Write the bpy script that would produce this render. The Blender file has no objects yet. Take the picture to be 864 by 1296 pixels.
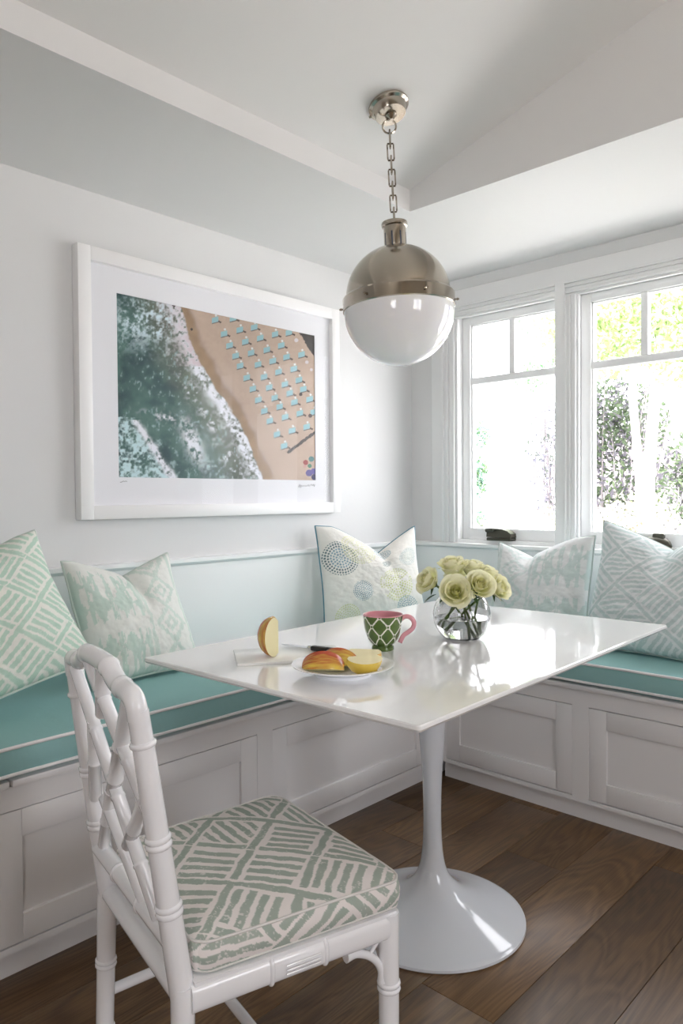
import bpy, bmesh, math, random
import numpy as np
from mathutils import Vector, Matrix
PI = math.pi
rng = np.random.default_rng(7)
random.seed(7)
SC = bpy.context.scene
COL = SC.collection

# ---------------------------------------------------------------- camera, sky, sun, exposure
cam_d = bpy.data.cameras.new('camera'); cam = bpy.data.objects.new('camera', cam_d); COL.objects.link(cam)
F, YAW, PIT, ROLL = 924.15, .7588, -.0213, -.0067
cam_d.sensor_fit = 'VERTICAL'; cam_d.sensor_height = 36; cam_d.lens = F*36/1296
cam_d.clip_start = .02
fw = Vector((-math.sin(YAW)*math.cos(PIT), math.cos(YAW)*math.cos(PIT), math.sin(PIT)))
rt = Vector((math.cos(YAW), math.sin(YAW), 0)); up = rt.cross(fw)
rt, up = math.cos(ROLL)*rt + math.sin(ROLL)*up, -math.sin(ROLL)*rt + math.cos(ROLL)*up
M = Matrix((rt, up, -fw)).transposed().to_4x4(); M.translation = Vector((2.2891, -2.9358, 1.113))
cam.matrix_world = M
SC.camera = cam
SC.view_settings.view_transform = 'Standard'; SC.view_settings.look = 'None'
SC.view_settings.gamma = 1; SC.view_settings.use_curve_mapping = False
SC.view_settings.exposure = 0.42
SC.cycles.max_bounces = 12; SC.cycles.diffuse_bounces = 6; SC.cycles.glossy_bounces = 5
SC.cycles.transmission_bounces = 10; SC.cycles.transparent_max_bounces = 12
SC.cycles.use_denoising = True; SC.cycles.sample_clamp_indirect = 8

w = bpy.data.worlds.new('world'); SC.world = w; w.use_nodes = True
bg = w.node_tree.nodes['Background']; bg.inputs[0].default_value = (.95, .955, 1, 1); bg.inputs[1].default_value = 6.2
sun_d = bpy.data.lights.new('sun', 'SUN'); sun_d.energy = 26; sun_d.angle = .01; sun_d.color = (1, .97, .93)
sun = bpy.data.objects.new('sun', sun_d); COL.objects.link(sun)
sun.rotation_euler = Vector((-.38, .33, -.86)).to_track_quat('-Z', 'Y').to_euler()

def portal(name, loc, direction, sx, sy):
    d = bpy.data.lights.new(name, 'AREA'); d.shape = 'RECTANGLE'; d.size = sx; d.size_y = sy
    d.cycles.is_portal = True
    o = bpy.data.objects.new(name, d); COL.objects.link(o); o.location = loc
    o.rotation_euler = Vector(direction).to_track_quat('-Z', 'Y').to_euler()
portal('sky_portal_window', (.545, .11, 1.44), (0, -1, 0), .6, 1.1)
portal('sky_portal_window', (1.146, .11, 1.44), (0, -1, 0), .6, 1.1)
portal('sky_portal_window', (1.747, .11, 1.44), (0, -1, 0), .6, 1.1)  # portal of the added third window
portal('sky_portal_rear', (3.3, -5.72, 1.6), (0, 1, 0), 1.0, 1.3)
portal('sky_portal_side', (4.72, -2.2, 1.6), (-1, 0, 0), 1.2, 1.3)

# ---------------------------------------------------------------- helpers
def lin(c):
    c = np.asarray(c, float)/255
    return np.where(c <= .04045, c/12.92, ((c+.055)/1.055)**2.4)
def rgba(c): return (*[float(x) for x in lin(c)], 1)
MATS = {}
def mat(name, c=None, rough=.5, metal=0, spec=.5, coat=0, attr=False, bump=0, bscale=40, sub=0, vary=0, trans=0, ior=1.45, alpha=1, emit=None):
    if name in MATS: return MATS[name]
    m = bpy.data.materials.new(name); m.use_nodes = True; MATS[name] = m
    nt = m.node_tree; b = nt.nodes['Principled BSDF']
    if c is not None: b.inputs['Base Color'].default_value = rgba(c)
    b.inputs['Roughness'].default_value = rough; b.inputs['Metallic'].default_value = metal
    b.inputs['Specular IOR Level'].default_value = spec; b.inputs['Coat Weight'].default_value = coat
    b.inputs['Coat Roughness'].default_value = .05
    b.inputs['Transmission Weight'].default_value = trans; b.inputs['IOR'].default_value = ior
    if sub: b.inputs['Subsurface Weight'].default_value = sub; b.inputs['Subsurface Radius'].default_value = (.02, .02, .015)
    if attr:
        a = nt.nodes.new('ShaderNodeVertexColor'); a.layer_name = 'Col'
        nt.links.new(a.outputs[0], b.inputs['Base Color'])
    if vary:
        tc = nt.nodes.new('ShaderNodeTexCoord'); n = nt.nodes.new('ShaderNodeTexNoise'); n.inputs['Scale'].default_value = 3
        nt.links.new(tc.outputs['Object'], n.inputs['Vector'])
        mx = nt.nodes.new('ShaderNodeMix'); mx.data_type = 'RGBA'
        mx.inputs['A'].default_value = rgba(c); mx.inputs['B'].default_value = rgba([x*(1-vary) for x in c])
        nt.links.new(n.outputs['Fac'], mx.inputs['Factor']); nt.links.new(mx.outputs['Result'], b.inputs['Base Color'])
    if bump:
        tc = nt.nodes.new('ShaderNodeTexCoord'); n = nt.nodes.new('ShaderNodeTexNoise'); n.inputs['Scale'].default_value = bscale
        n.inputs['Detail'].default_value = 3
        bp = nt.nodes.new('ShaderNodeBump'); bp.inputs['Strength'].default_value = bump; bp.inputs['Distance'].default_value = .01
        nt.links.new(tc.outputs['Object'], n.inputs['Vector']); nt.links.new(n.outputs['Fac'], bp.inputs['Height'])
        nt.links.new(bp.outputs['Normal'], b.inputs['Normal'])
    return m
def thin_glass(name, ior=1.45, tint=(1, 1, 1)):
    m = bpy.data.materials.new(name); m.use_nodes = True; nt = m.node_tree; nt.nodes.remove(nt.nodes['Principled BSDF'])
    out = nt.nodes['Material Output']; t = nt.nodes.new('ShaderNodeBsdfTransparent'); t.inputs[0].default_value = (*tint, 1)
    g = nt.nodes.new('ShaderNodeBsdfGlossy'); g.inputs['Roughness'].default_value = .01
    fr = nt.nodes.new('ShaderNodeFresnel'); fr.inputs['IOR'].default_value = ior
    mx = nt.nodes.new('ShaderNodeMixShader'); nt.links.new(fr.outputs[0], mx.inputs[0])
    ge = nt.nodes.new('ShaderNodeNewGeometry'); fb = nt.nodes.new('ShaderNodeMath'); fb.operation = 'SUBTRACT'; fb.inputs[0].default_value = 1
    nt.links.new(ge.outputs['Backfacing'], fb.inputs[1]); fm = nt.nodes.new('ShaderNodeMath'); fm.operation = 'MULTIPLY'
    nt.links.new(fr.outputs[0], fm.inputs[0]); nt.links.new(fb.outputs[0], fm.inputs[1]); nt.links.new(fm.outputs[0], mx.inputs[0])
    nt.links.new(t.outputs[0], mx.inputs[1]); nt.links.new(g.outputs[0], mx.inputs[2]); nt.links.new(mx.outputs[0], out.inputs[0])
    return m

def link(o, parent=None):
    COL.objects.link(o)
    if parent is not None: o.parent = parent
    return o
def pydata(name, V, Fc, m, parent=None, smooth=True, col=None, mats=None, midx=None, auto=None):
    me = bpy.data.meshes.new(name); me.from_pydata([tuple(map(float, v)) for v in V], [], [tuple(map(int, f)) for f in Fc])
    if mats: [me.materials.append(x) for x in mats]
    else: me.materials.append(m)
    me.polygons.foreach_set('use_smooth', [smooth]*len(me.polygons))
    if midx is not None: me.polygons.foreach_set('material_index', np.asarray(midx, np.int32))
    if col is not None:
        a = me.color_attributes.new('Col', 'FLOAT_COLOR', 'POINT')
        c = np.ones((len(V), 4), np.float32); c[:, :3] = col; a.data.foreach_set('color', c.ravel())
    me.update()
    o = bpy.data.objects.new(name, me)
    if auto is not None: sharp(me, auto)
    return link(o, parent)
def sharp(me, ang=.6):
    bm = bmesh.new(); bm.from_mesh(me)
    for e in bm.edges:
        e.smooth = not (len(e.link_faces) == 2 and e.calc_face_angle(0) > ang)
    bm.to_mesh(me); bm.free()

class MB:
    """collects shapes into one mesh"""
    def __init__(s): s.v = []; s.f = []
    def add(s, V, Fc):
        n = len(s.v); s.v += [tuple(map(float, p)) for p in V]; s.f += [tuple(i+n for i in f) for f in Fc]; return s
    def box(s, x0, x1, y0, y1, z0, z1, b=0):
        bm = bmesh.new(); bmesh.ops.create_cube(bm, size=1)
        for v in bm.verts:
            v.co = Vector((x0+(v.co.x+.5)*(x1-x0), y0+(v.co.y+.5)*(y1-y0), z0+(v.co.z+.5)*(z1-z0)))
        if b: bmesh.ops.bevel(bm, geom=bm.edges[:], offset=b, segments=2, profile=.5, affect='EDGES')
        bm.verts.index_update(); s.add([v.co[:] for v in bm.verts], [[v.index for v in f.verts] for f in bm.faces]); bm.free(); return s
    def tube(s, pts, r, n=12, caps=True, closed=False, flat=1, sq=1):
        pts = [Vector(p) for p in pts]; N = len(pts); r = [float(r)]*N if np.isscalar(r) else [float(q) for q in r]
        V = []; nx = None
        for i in range(N):
            a = pts[(i-1) % N] if (closed or i) else pts[0]; b = pts[(i+1) % N] if (closed or i < N-1) else pts[-1]
            t = (b-a).normalized()
            if nx is None:
                nx = t.orthogonal().normalized() if abs(t.z) > .99 else Vector((0, 0, 1)).cross(t).normalized()
            nx = (nx - t*nx.dot(t)).normalized(); ny = t.cross(nx)
            V += [pts[i]+r[i]*(math.copysign(abs(math.cos(2*PI*k/n))**sq, math.cos(2*PI*k/n))*nx+flat*math.copysign(abs(math.sin(2*PI*k/n))**sq, math.sin(2*PI*k/n))*ny) for k in range(n)]
        Fc = [[i*n+k, i*n+(k+1) % n, ((i+1) % N)*n+(k+1) % n, ((i+1) % N)*n+k] for i in range(N if closed else N-1) for k in range(n)]
        if caps and not closed: Fc += [list(range(n))[::-1], [(N-1)*n+k for k in range(n)]]
        return s.add(V, Fc)
    def lathe(s, prof, n=48, at=(0, 0, 0), rot=None):
        V = []; at = Vector(at)
        for r, z in prof:
            for k in range(n):
                p = Vector((r*math.cos(2*PI*k/n), r*math.sin(2*PI*k/n), z))
                if rot is not None: p = rot @ p
                V.append(p+at)
        L = len(prof)
        Fc = [[i*n+k, i*n+(k+1) % n, (i+1)*n+(k+1) % n, (i+1)*n+k] for i in range(L-1) for k in range(n)]
        return s.add(V, Fc)
    def prism(s, poly, axis, a, b):
        """poly of 2-D points extruded along axis from a to b; poly lies in the other two axes, in order"""
        def P(p, c): q = list(p); q.insert(axis, c); return q
        n = len(poly); V = [P(p, a) for p in poly]+[P(p, b) for p in poly]
        return s.add(V, [list(range(n))[::-1], list(range(n, 2*n))]+[[i, (i+1) % n, n+(i+1) % n, n+i] for i in range(n)])
    def build(s, name, m, parent=None, smooth=True, auto=.6, recalc=True):
        o = pydata(name, s.v, s.f, m, parent, smooth)
        me = o.data; bm = bmesh.new(); bm.from_mesh(me)
        if recalc: bmesh.ops.recalc_face_normals(bm, faces=bm.faces)
        for e in bm.edges: e.smooth = not (len(e.link_faces) == 2 and e.calc_face_angle(0) > auto)
        bm.to_mesh(me); bm.free(); return o
def tag(o, label, cat, group=None):
    o['label'] = label; o['category'] = cat
    if group: o['group'] = group
    return o
def empty(name, loc=(0, 0, 0), rz=0):
    o = bpy.data.objects.new(name, None); o.empty_display_size = .05; link(o); o.location = loc; o.rotation_euler = (0, 0, rz); return o
def struct(o): o['kind'] = 'structure'; return o

# numpy noise
def vnoise(x, y, seed=0):
    x = np.asarray(x, float); y = np.asarray(y, float)
    xi = np.floor(x).astype(np.int64); yi = np.floor(y).astype(np.int64); fx = x-xi; fy = y-yi
    fx = fx*fx*(3-2*fx); fy = fy*fy*(3-2*fy)
    def h(a, b):
        n = (a*374761393+b*668265263+seed*1442695041) & 0xFFFFFFFF
        n = ((n ^ (n >> 13))*1274126177) & 0xFFFFFFFF
        return ((n ^ (n >> 16)) & 0xFFFF)/65535.
    return (h(xi, yi)*(1-fx)+h(xi+1, yi)*fx)*(1-fy)+(h(xi, yi+1)*(1-fx)+h(xi+1, yi+1)*fx)*fy
def fbm(x, y, seed=0, o=4):
    r = 0; a = .5
    for k in range(o): r = r+a*vnoise(x*2**k, y*2**k, seed+k); a *= .5
    return r/(1-.5**o)
def sst(a, b, x): t = np.clip((x-a)/(b-a), 0, 1); return t*t*(3-2*t)
def mixc(c1, c2, t): t = np.asarray(t)[..., None]; return lin(c1)*(1-t)+lin(c2)*t

# ---------------------------------------------------------------- materials
WALL = mat('wall_paint', (222, 222, 222), .55, bump=.02, bscale=60)
REARW = mat('rear_wall_paint', (176, 166, 152), .6)
CEIL = mat('ceiling_paint', (228, 228, 228), .6)
TRIM = mat('trim_paint', (241, 242, 242), .3)
WAINS = mat('wainscot_paint', (246, 247, 247), .4)
CAB = mat('cabinet_paint', (226, 224, 224), .32)
CHAIRW = mat('chair_lacquer', (248, 248, 251), .14, coat=.5)
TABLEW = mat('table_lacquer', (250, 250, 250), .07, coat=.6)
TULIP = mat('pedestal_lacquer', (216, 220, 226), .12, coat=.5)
NICKEL = mat('polished_nickel', (178, 170, 158), .16, metal=1)
OPAL = mat('opal_glass', (244, 244, 246), .06, coat=.5, sub=.4)
BRONZE = mat('bronze', (84, 82, 72), .38, metal=.6)
TEAL = mat('teal_canvas', (146, 187, 186), .85, bump=.15, bscale=25, spec=.2)
PIPEW = mat('white_piping', (232, 230, 230), .8)
GLASS = thin_glass('window_glass'); PGLASS = thin_glass('picture_glass', 1.2)
FABRIC = mat('printed_fabric', (255, 255, 255), .9, attr=True, spec=.15, bump=.08, bscale=400)
PRINT = mat('photo_print', (255, 255, 255), .45, attr=True)
FRAMEW = mat('frame_lacquer', (244, 243, 243), .3)
MATBOARD = mat('mat_board', (232, 232, 236), .8)

def wood_mat():
    m = bpy.data.materials.new('oak_floor'); m.use_nodes = True; nt = m.node_tree; N = nt.nodes; L = nt.links; b = N['Principled BSDF']
    tc = N.new('ShaderNodeTexCoord'); oi = N.new('ShaderNodeObjectInfo')
    mul = N.new('ShaderNodeVectorMath'); mul.operation = 'SCALE'; mul.inputs[0].default_value = (13, 29, 7); L.new(oi.outputs['Random'], mul.inputs['Scale'])
    ad = N.new('ShaderNodeVectorMath'); ad.operation = 'ADD'; L.new(tc.outputs['Object'], ad.inputs[0]); L.new(mul.outputs[0], ad.inputs[1])
    mp = N.new('ShaderNodeMapping'); mp.inputs['Scale'].default_value = (1, .14, 1); L.new(ad.outputs[0], mp.inputs['Vector'])
    n1 = N.new('ShaderNodeTexNoise'); n1.inputs['Scale'].default_value = 5; n1.inputs['Detail'].default_value = 3; n1.inputs['Distortion'].default_value = .6; L.new(mp.outputs[0], n1.inputs['Vector'])
    # growth rings: fold a smooth noise into contour lines
    mm = N.new('ShaderNodeMath'); mm.operation = 'MULTIPLY'; mm.inputs[1].default_value = 26; L.new(n1.outputs['Fac'], mm.inputs[0])
    sn = N.new('ShaderNodeMath'); sn.operation = 'SINE'; mm2 = N.new('ShaderNodeMath'); mm2.operation = 'MULTIPLY'; mm2.inputs[1].default_value = 6.283; L.new(mm.outputs[0], mm2.inputs[0]); L.new(mm2.outputs[0], sn.inputs[0])
    mp2 = N.new('ShaderNodeMapping'); mp2.inputs['Scale'].default_value = (260, 6, 1); L.new(ad.outputs[0], mp2.inputs['Vector'])
    n2 = N.new('ShaderNodeTexNoise'); n2.inputs['Scale'].default_value = 1; n2.inputs['Detail'].default_value = 2; L.new(mp2.outputs[0], n2.inputs['Vector'])
    n3 = N.new('ShaderNodeTexNoise'); n3.inputs['Scale'].default_value = 2.2; L.new(mp.outputs[0], n3.inputs['Vector'])
    r = N.new('ShaderNodeValToRGB'); r.color_ramp.elements[0].color = rgba((72, 52, 34)); r.color_ramp.elements[1].color = rgba((132, 102, 70))
    r.color_ramp.elements[0].position = .2; r.color_ramp.elements[1].position = .85
    a1 = N.new('ShaderNodeMath'); a1.operation = 'MULTIPLY_ADD'; a1.inputs[1].default_value = .10; L.new(sn.outputs[0], a1.inputs[0])
    a0 = N.new('ShaderNodeMath'); a0.operation = 'MULTIPLY_ADD'; a0.inputs[1].default_value = .55; a0.inputs[2].default_value = .02; L.new(n2.outputs['Fac'], a0.inputs[0]); L.new(a0.outputs[0], a1.inputs[2])
    a2 = N.new('ShaderNodeMath'); a2.operation = 'MULTIPLY_ADD'; a2.inputs[1].default_value = .45; L.new(n3.outputs['Fac'], a2.inputs[0]); L.new(a1.outputs[0], a2.inputs[2])
    L.new(a2.outputs[0], r.inputs['Fac'])
    hv = N.new('ShaderNodeHueSaturation'); mr = N.new('ShaderNodeMapRange'); mr.inputs['To Min'].default_value = .72; mr.inputs['To Max'].default_value = 1.05
    L.new(oi.outputs['Random'], mr.inputs['Value']); L.new(mr.outputs[0], hv.inputs['Value']); L.new(r.outputs['Color'], hv.inputs['Color'])
    L.new(hv.outputs[0], b.inputs['Base Color']); b.inputs['Roughness'].default_value = .36; b.inputs['Specular IOR Level'].default_value = .4
    bp = N.new('ShaderNodeBump'); bp.inputs['Strength'].default_value = .12; bp.inputs['Distance'].default_value = .002; L.new(n2.outputs['Fac'], bp.inputs['Height']); L.new(bp.outputs[0], b.inputs['Normal'])
    return m
OAK = wood_mat()

# ---------------------------------------------------------------- setting: floor, walls, ceiling
XR, YB, ZC = 4.6, -5.6, 2.133
floor = struct(MB().box(-.12, XR+.12, YB-.12, .12, -.08, -.021).build('floor', mat('subfloor', (60, 44, 28), .8)))
bw = .187; x0 = 1.285-bw*7
lens = [1.2, 1.75, 2.3]
bmesh_by_len = {}
for Ln in lens:
    me_o = MB().box(-bw/2+.0006, bw/2-.0006, -Ln/2+.0006, Ln/2-.0006, -.02, 0, .0012).build('floor_board', OAK); bmesh_by_len[Ln] = me_o.data
    bpy.data.objects.remove(me_o)
ends = {6: -.94, 7: -1.62, 8: -.72, 9: -1.9, 5: -.6, 4: -1.1}
rr = random.Random(3)
for c in range(int((XR-x0)/bw)+1):
    y = ends.get(c, -rr.uniform(.3, 1.4)); segs = []
    Ln = rr.choice(lens); segs.append((y+Ln/2, Ln))
    while y > YB:
        Ln = rr.choice(lens); segs.append((y-Ln/2, Ln)); y -= Ln
    for yc, Ln in segs:
        if yc-Ln/2 > -.02: continue
        o = bpy.data.objects.new('floor_board', bmesh_by_len[Ln]); link(o, floor); o.location = (x0+(c+.5)*bw, yc, 0)

wl = struct(MB().box(-.12, 0, YB-.12, .12, -.02, 3.6).build('wall_left', WALL))
wb = MB()   # window wall with two openings, plus an unseen third added for daylight
W1, W2, W3_ADDED = (.272, .818), (.873, 1.419), (1.474, 2.020); ZS, ZH = .885, 1.972
wb.box(0, W1[0], 0, .12, -.02, 3.6).box(W1[1], W2[0], 0, .12, -.02, 3.6).box(W2[1], W3_ADDED[0], 0, .12, -.02, 3.6).box(W3_ADDED[1], XR+.12, 0, .12, -.02, 3.6)
for a, b in (W1, W2, W3_ADDED): wb.box(a, b, 0, .12, -.02, ZS).box(a, b, 0, .12, ZH, 3.6)
struct(wb.build('wall_right', WALL))
ry0, ry1, sy0, sy1, oz0, oz1 = 2.8, 3.8, -2.8, -1.6, .95, 2.25
struct(MB().box(0, ry0, YB-.12, YB, -.02, 3.6).box(ry1, XR+.12, YB-.12, YB, -.02, 3.6).box(ry0, ry1, YB-.12, YB, oz1, 3.6).box(ry0, ry1, YB-.12, YB, -.02, oz0).build('wall_rear', REARW))
struct(MB().box(XR, XR+.12, YB, sy0, -.02, 3.6).box(XR, XR+.12, sy1, 0, -.02, 3.6).box(XR, XR+.12, sy0, sy1, oz1, 3.6).box(XR, XR+.12, sy0, sy1, -.02, oz0).build('wall_side', REARW))
TX, TY = .654, -.845
cb = MB().box(0, TX, YB, 0, ZC, 3.6).box(TX, XR, TY, 0, ZC, 3.6)
sl = .284; zt = ZC+.077
cb.prism([(TX, zt), (XR, zt+sl*(XR-TX)), (XR, 3.6), (TX, 3.6)], 1, YB, TY)
struct(cb.build('ceiling', CEIL))
struct(MB().box(-.12, XR+.12, YB-.12, .12, 3.6, 3.7).build('ceiling_roof', CEIL))
# wainscot boards, rails, crown
struct(MB().box(0, .012, -4, -.0, .45, .862).build('trim_1', WAINS))
struct(MB().box(0, 2.6, -.012, 0, .45, .862).build('trim_2', WAINS))
struct(MB().prism([(0, .860), (.016, .864), (.03, .874), (.03, .888), (0, .890)], 1, -4, 0).build('trim_3', WAINS))
struct(MB().prism([(0, .860), (-.016, .864), (-.035, .872), (-.035, .886), (0, .890)], 0, 0, 2.6).build('trim_4', WAINS))
struct(MB().prism([(0, ZC-.042), (-.010, ZC-.040), (-.034, ZC-.006), (-.034, ZC), (0, ZC)], 0, 0, XR).build('trim_5', CEIL))
struct(MB().box(.128, .215, -.006, 0, .89, ZC-.04, .002).box(.215, 2.6, -.006, 0, 1.995, ZC-.04).build('trim_6', TRIM))

def rail_y(mb, x0, x1, zs, y0): pass
def casing_side(mb, xo, xi, z0, z1):
    """moulded casing leg from outer edge xo to inner edge xi"""
    d = 1 if xi > xo else -1; Wd = abs(xi-xo)
    st = [(0, .16, .034), (.16, .30, .024), (.30, .42, .027), (.42, .62, .019), (.62, .82, .022), (.82, 1, .012)]
    for a, b, t in st:
        p, q = xo+d*Wd*a, xo+d*Wd*b
        mb.box(min(p, q), max(p, q), -t, 0, z0, z1, .003)
def casing_head(mb, xa, xb, z0, z1):
    Wd = z1-z0
    for a, b, t in [(0, .16, .034), (.16, .30, .024), (.30, .42, .027), (.42, .62, .019), (.62, .82, .022), (.82, 1, .012)]:
        mb.box(xa+Wd*a*0, xb, -t, 0, z1-Wd*b, z1-Wd*a, .003)
def window(idx, a, b, crank_x, crank_shape):
    w_ = struct(empty('window_%d' % idx, ((a+b)/2, 0, ZS)))
    ox, oz = (a+b)/2, ZS
    def bl(mb, n, m=TRIM):
        mb.v = [(x-ox, y, z-oz) for x, y, z in mb.v]; return mb.build(n, m, w_)
    c = MB()
    if idx == 1:
        casing_side(c, .203, .286, .89, 1.955); casing_head(c, .203, .795, 1.955, 2.014)
        c.box(.793, .838, -.026, 0, .89, 2.018, .003)
    else:
        q = .601*(idx-2)
        casing_side(c, .838+q, .896+q, .89, 1.955); casing_head(c, .838+q, 1.396+q, 1.955, 2.014)
        if idx == 2: c.box(1.394, 1.439, -.026, 0, .89, 2.018, .003)
        else: casing_side(c, 2.085, 2.006, .89, 1.955); casing_head(c, 1.99, 2.085, 1.955, 2.014)
    bl(c, 'casing')
    j = MB().box(a, a+.008, 0, .11, ZS, ZH).box(b-.008, b, 0, .11, ZS, ZH).box(a, b, 0, .11, ZH-.008, ZH).box(a, b, -.008, .11, ZS, ZS+.02)
    bl(j, 'jamb')
    s = MB(); g0, g1, zb, ztp = a+.052, b-.052, .958, 1.926
    y0, y1 = .038, .078
    s.box(a+.009, g0, y0, y1, ZS+.02, ZH-.009, .002).box(g1, b-.009, y0, y1, ZS+.02, ZH-.009, .002)
    s.box(g0, g1, y0, y1, ztp, ZH-.009, .002).box(g0, g1, y0-.012, y1, ZS+.02, zb, .002)
    # glazing bead
    s.box(g0, g0+.008, y0+.010, y1, zb, ztp).box(g1-.008, g1, y0+.010, y1, zb, ztp).box(g0, g1, y0+.010, y1, ztp-.006, ztp)
    bl(s, 'sash')
    zm = 1.659; xm = (a+b)/2
    bl(MB().box(g0, g1, y0+.006, y1, zm-.016, zm+.016, .003), 'muntin')
    bl(MB().box(xm-.0145, xm+.0145, y0+.006, y1, zm+.016, ztp, .003), 'muntin')
    for p in ((g0, g1, zb, zm-.016), (g0, xm-.012, zm+.016, ztp), (xm+.012, g1, zm+.016, ztp)):
        bl(MB().box(p[0], p[1], .060, .064, p[2], p[3]), 'pane', GLASS)
    # bronze crank operator on the stool
    k = MB(); X = crank_x
    if crank_shape == 0:
        k.box(X-.062, X+.062, -.030, .026, .905, .919, .004)
        k.prism([(X-.064, .922), (X+.064, .920), (X+.062, .938), (X+.045, .950), (X+.012, .960), (X-.05, .962), (X-.062, .955)], 1, -.026, .022)
        k.tube([(X-.062, -.03, .952), (X-.02, -.034, .956)], .009)
    else:
        k.lathe([(.001, .905), (.066, .905), (.068, .912), (.06, .928), (.045, .940), (.02, .946), (.001, .946)], 32, (X, -.004, 0))
        k.box(X-.005, X+.040, -.024, .012, .940, .960, .006)
    k.v = [(x, y if crank_shape == 0 else y*.5-.006, z) for x, y, z in k.v]
    kk = bl(k, 'crank_handle', BRONZE); kk['label'] = 'dark bronze folding crank handle'
window(1, *W1, .516, 0)
window(2, *W2, 1.207, 1)
window(3, *W3_ADDED, 1.76, 0)  # made-up window out of view, added to let in more daylight

# ---------------------------------------------------------------- banquette benches
def bench(name, label, L0, L1, doors, lids, swap):
    """built along u (the wall direction), face at depth .60; swap maps (u, depth) to world"""
    root = empty(name, (0, 0, 0)); tag(root, label, 'bench', 'built-in banquette benches')
    def bl(mb, n, m=CAB, par=None):
        mb.v = [((d, u, z) if swap else (u, -d, z)) for u, d, z in mb.v]; return mb.build(n, m, par or root)
    f = MB(); D0, D1 = .575, .600
    us = [L0]+[x for d in doors for x in d]+[L1]
    g = .003
    for i in range(0, len(us), 2): f.box(us[i]-(g if i else 0), us[i+1]+(g if i+2 < len(us) else 0), D0, D1, .085, .399)
    f.box(L0, L1, D0, D1, .399, .455).box(L0, L1, D0, D1, .07, .085)
    bl(f, 'face_frame')
    bl(MB().box(L0, L1, .02, .555, .07, .45), 'carcass', mat('cabinet_inside', (60, 55, 52), .8))
    bl(MB().box(L0, L1, .05, .566, .0, .07), 'toe_kick')
    for a, b in lids: bl(MB().box(a+.003, b-.003, .014, .614, .455, .473, .004), 'seat_lid')
    for a, b in doors:
        s = .0635; d = MB(); z0, z1 = .088, .396; y0, y1 = .579, .599
        d.box(a, a+s, y0, y1, z0, z1, .0015).box(b-s, b, y0, y1, z0, z1, .0015).box(a+s, b-s, y0, y1, z0, z0+s, .0015).box(a+s, b-s, y0, y1, z1-s, z1, .0015)
        dr = bl(d, 'door')
        bl(MB().box(a+s-.003, b-s+.003, .578, .590, z0+s-.003, z1-s+.003), 'panel', CAB, dr)
bench('banquette_bench', 'white built-in bench with shaker doors along the wall below the framed beach print', -2.93, -.0,
      [(-2.87, -2.37), (-2.297, -1.527), (-1.472, -.685)], [(-2.93, -2.262), (-2.262, -1.1), (-1.1, -.016)], True)
bench('banquette_bench', 'white built-in bench with shaker doors under the windows', 0.6005, 2.45, [(.628, 1.155), (1.208, 1.735), (1.788, 2.40)], [(.62, 2.45)], False)

def bench_cushion(label, x0, x1, y0, y1):
    root = empty('bench_cushion', ((x0+x1)/2, (y0+y1)/2, .474)); tag(root, label, 'cushion', 'teal bench cushions')
    bm = bmesh.new(); bmesh.ops.create_cube(bm, size=1)
    hx, hy, h = (x1-x0)/2, (y1-y0)/2, .078
    for v in bm.verts: v.co = Vector((v.co.x*2*hx, v.co.y*2*hy, (v.co.z+.5)*h))
    bmesh.ops.bevel(bm, geom=bm.edges[:], offset=.008, segments=2, profile=.6, affect='EDGES')
    bmesh.ops.subdivide_edges(bm, edges=[e for e in bm.edges if e.calc_length() > .25], cuts=40, use_grid_fill=True)
    for v in bm.verts:
        x, y, z = v.co
        if abs(abs(x)-hx) < .02 or abs(abs(y)-hy) < .02:
            t = (y if hy > hx else x); k = .003*(float(vnoise(t*22, z*6, 5))-.5)
            if hy > hx: v.co.x += k+.006*math.sin(PI*z/h)*(1 if x > 0 else -1)
            else: v.co.y += k-.006*math.sin(PI*z/h)*(1 if y < 0 else -1)
        if z < h*.25 and (abs(abs(x)-hx) < .02 or abs(abs(y)-hy) < .02): v.co.z += .011
        if z > h*.8: v.co.z += .006*(float(vnoise(x*5, y*5, 9))-.4)
    V = [v.co[:] for v in bm.verts]; bm.verts.index_update(); Fc = [[v.index for v in f.verts] for f in bm.faces]; bm.free()
    MB().add(V, Fc).build('cushion_body', TEAL, root, auto=2)
    for z in (.0135, h-.003):
        p = []
        for cx, cy, a in ((hx-.012, hy-.012, 0), (-hx+.012, hy-.012, 90), (-hx+.012, -hy+.012, 180), (hx-.012, -hy+.012, 270)):
            p += [(cx+.0135*math.cos(math.radians(a+t)), cy+.0135*math.sin(math.radians(a+t)), z) for t in (0, 30, 60, 90)]
        q = []
        for i in range(len(p)):
            a, b = Vector(p[i]), Vector(p[(i+1) % len(p)]); n = max(1, int((b-a).length/.04))
            q += [a.lerp(b, k/n)+Vector((0, 0, .0025*(float(vnoise(a.lerp(b, k/n).x*9+3, a.lerp(b, k/n).y*9, 4))-.5))) for k in range(n)]
        MB().tube(q, .0045, 8, closed=True).build('piping', PIPEW, root)['label'] = 'white piping'
bench_cushion('long teal bench cushion with white piping below the framed beach print', .02, .618, -2.92, -.64)
bench_cushion('teal bench cushion with white piping under the windows', .02, 2.44, -.618, -.02)

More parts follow.
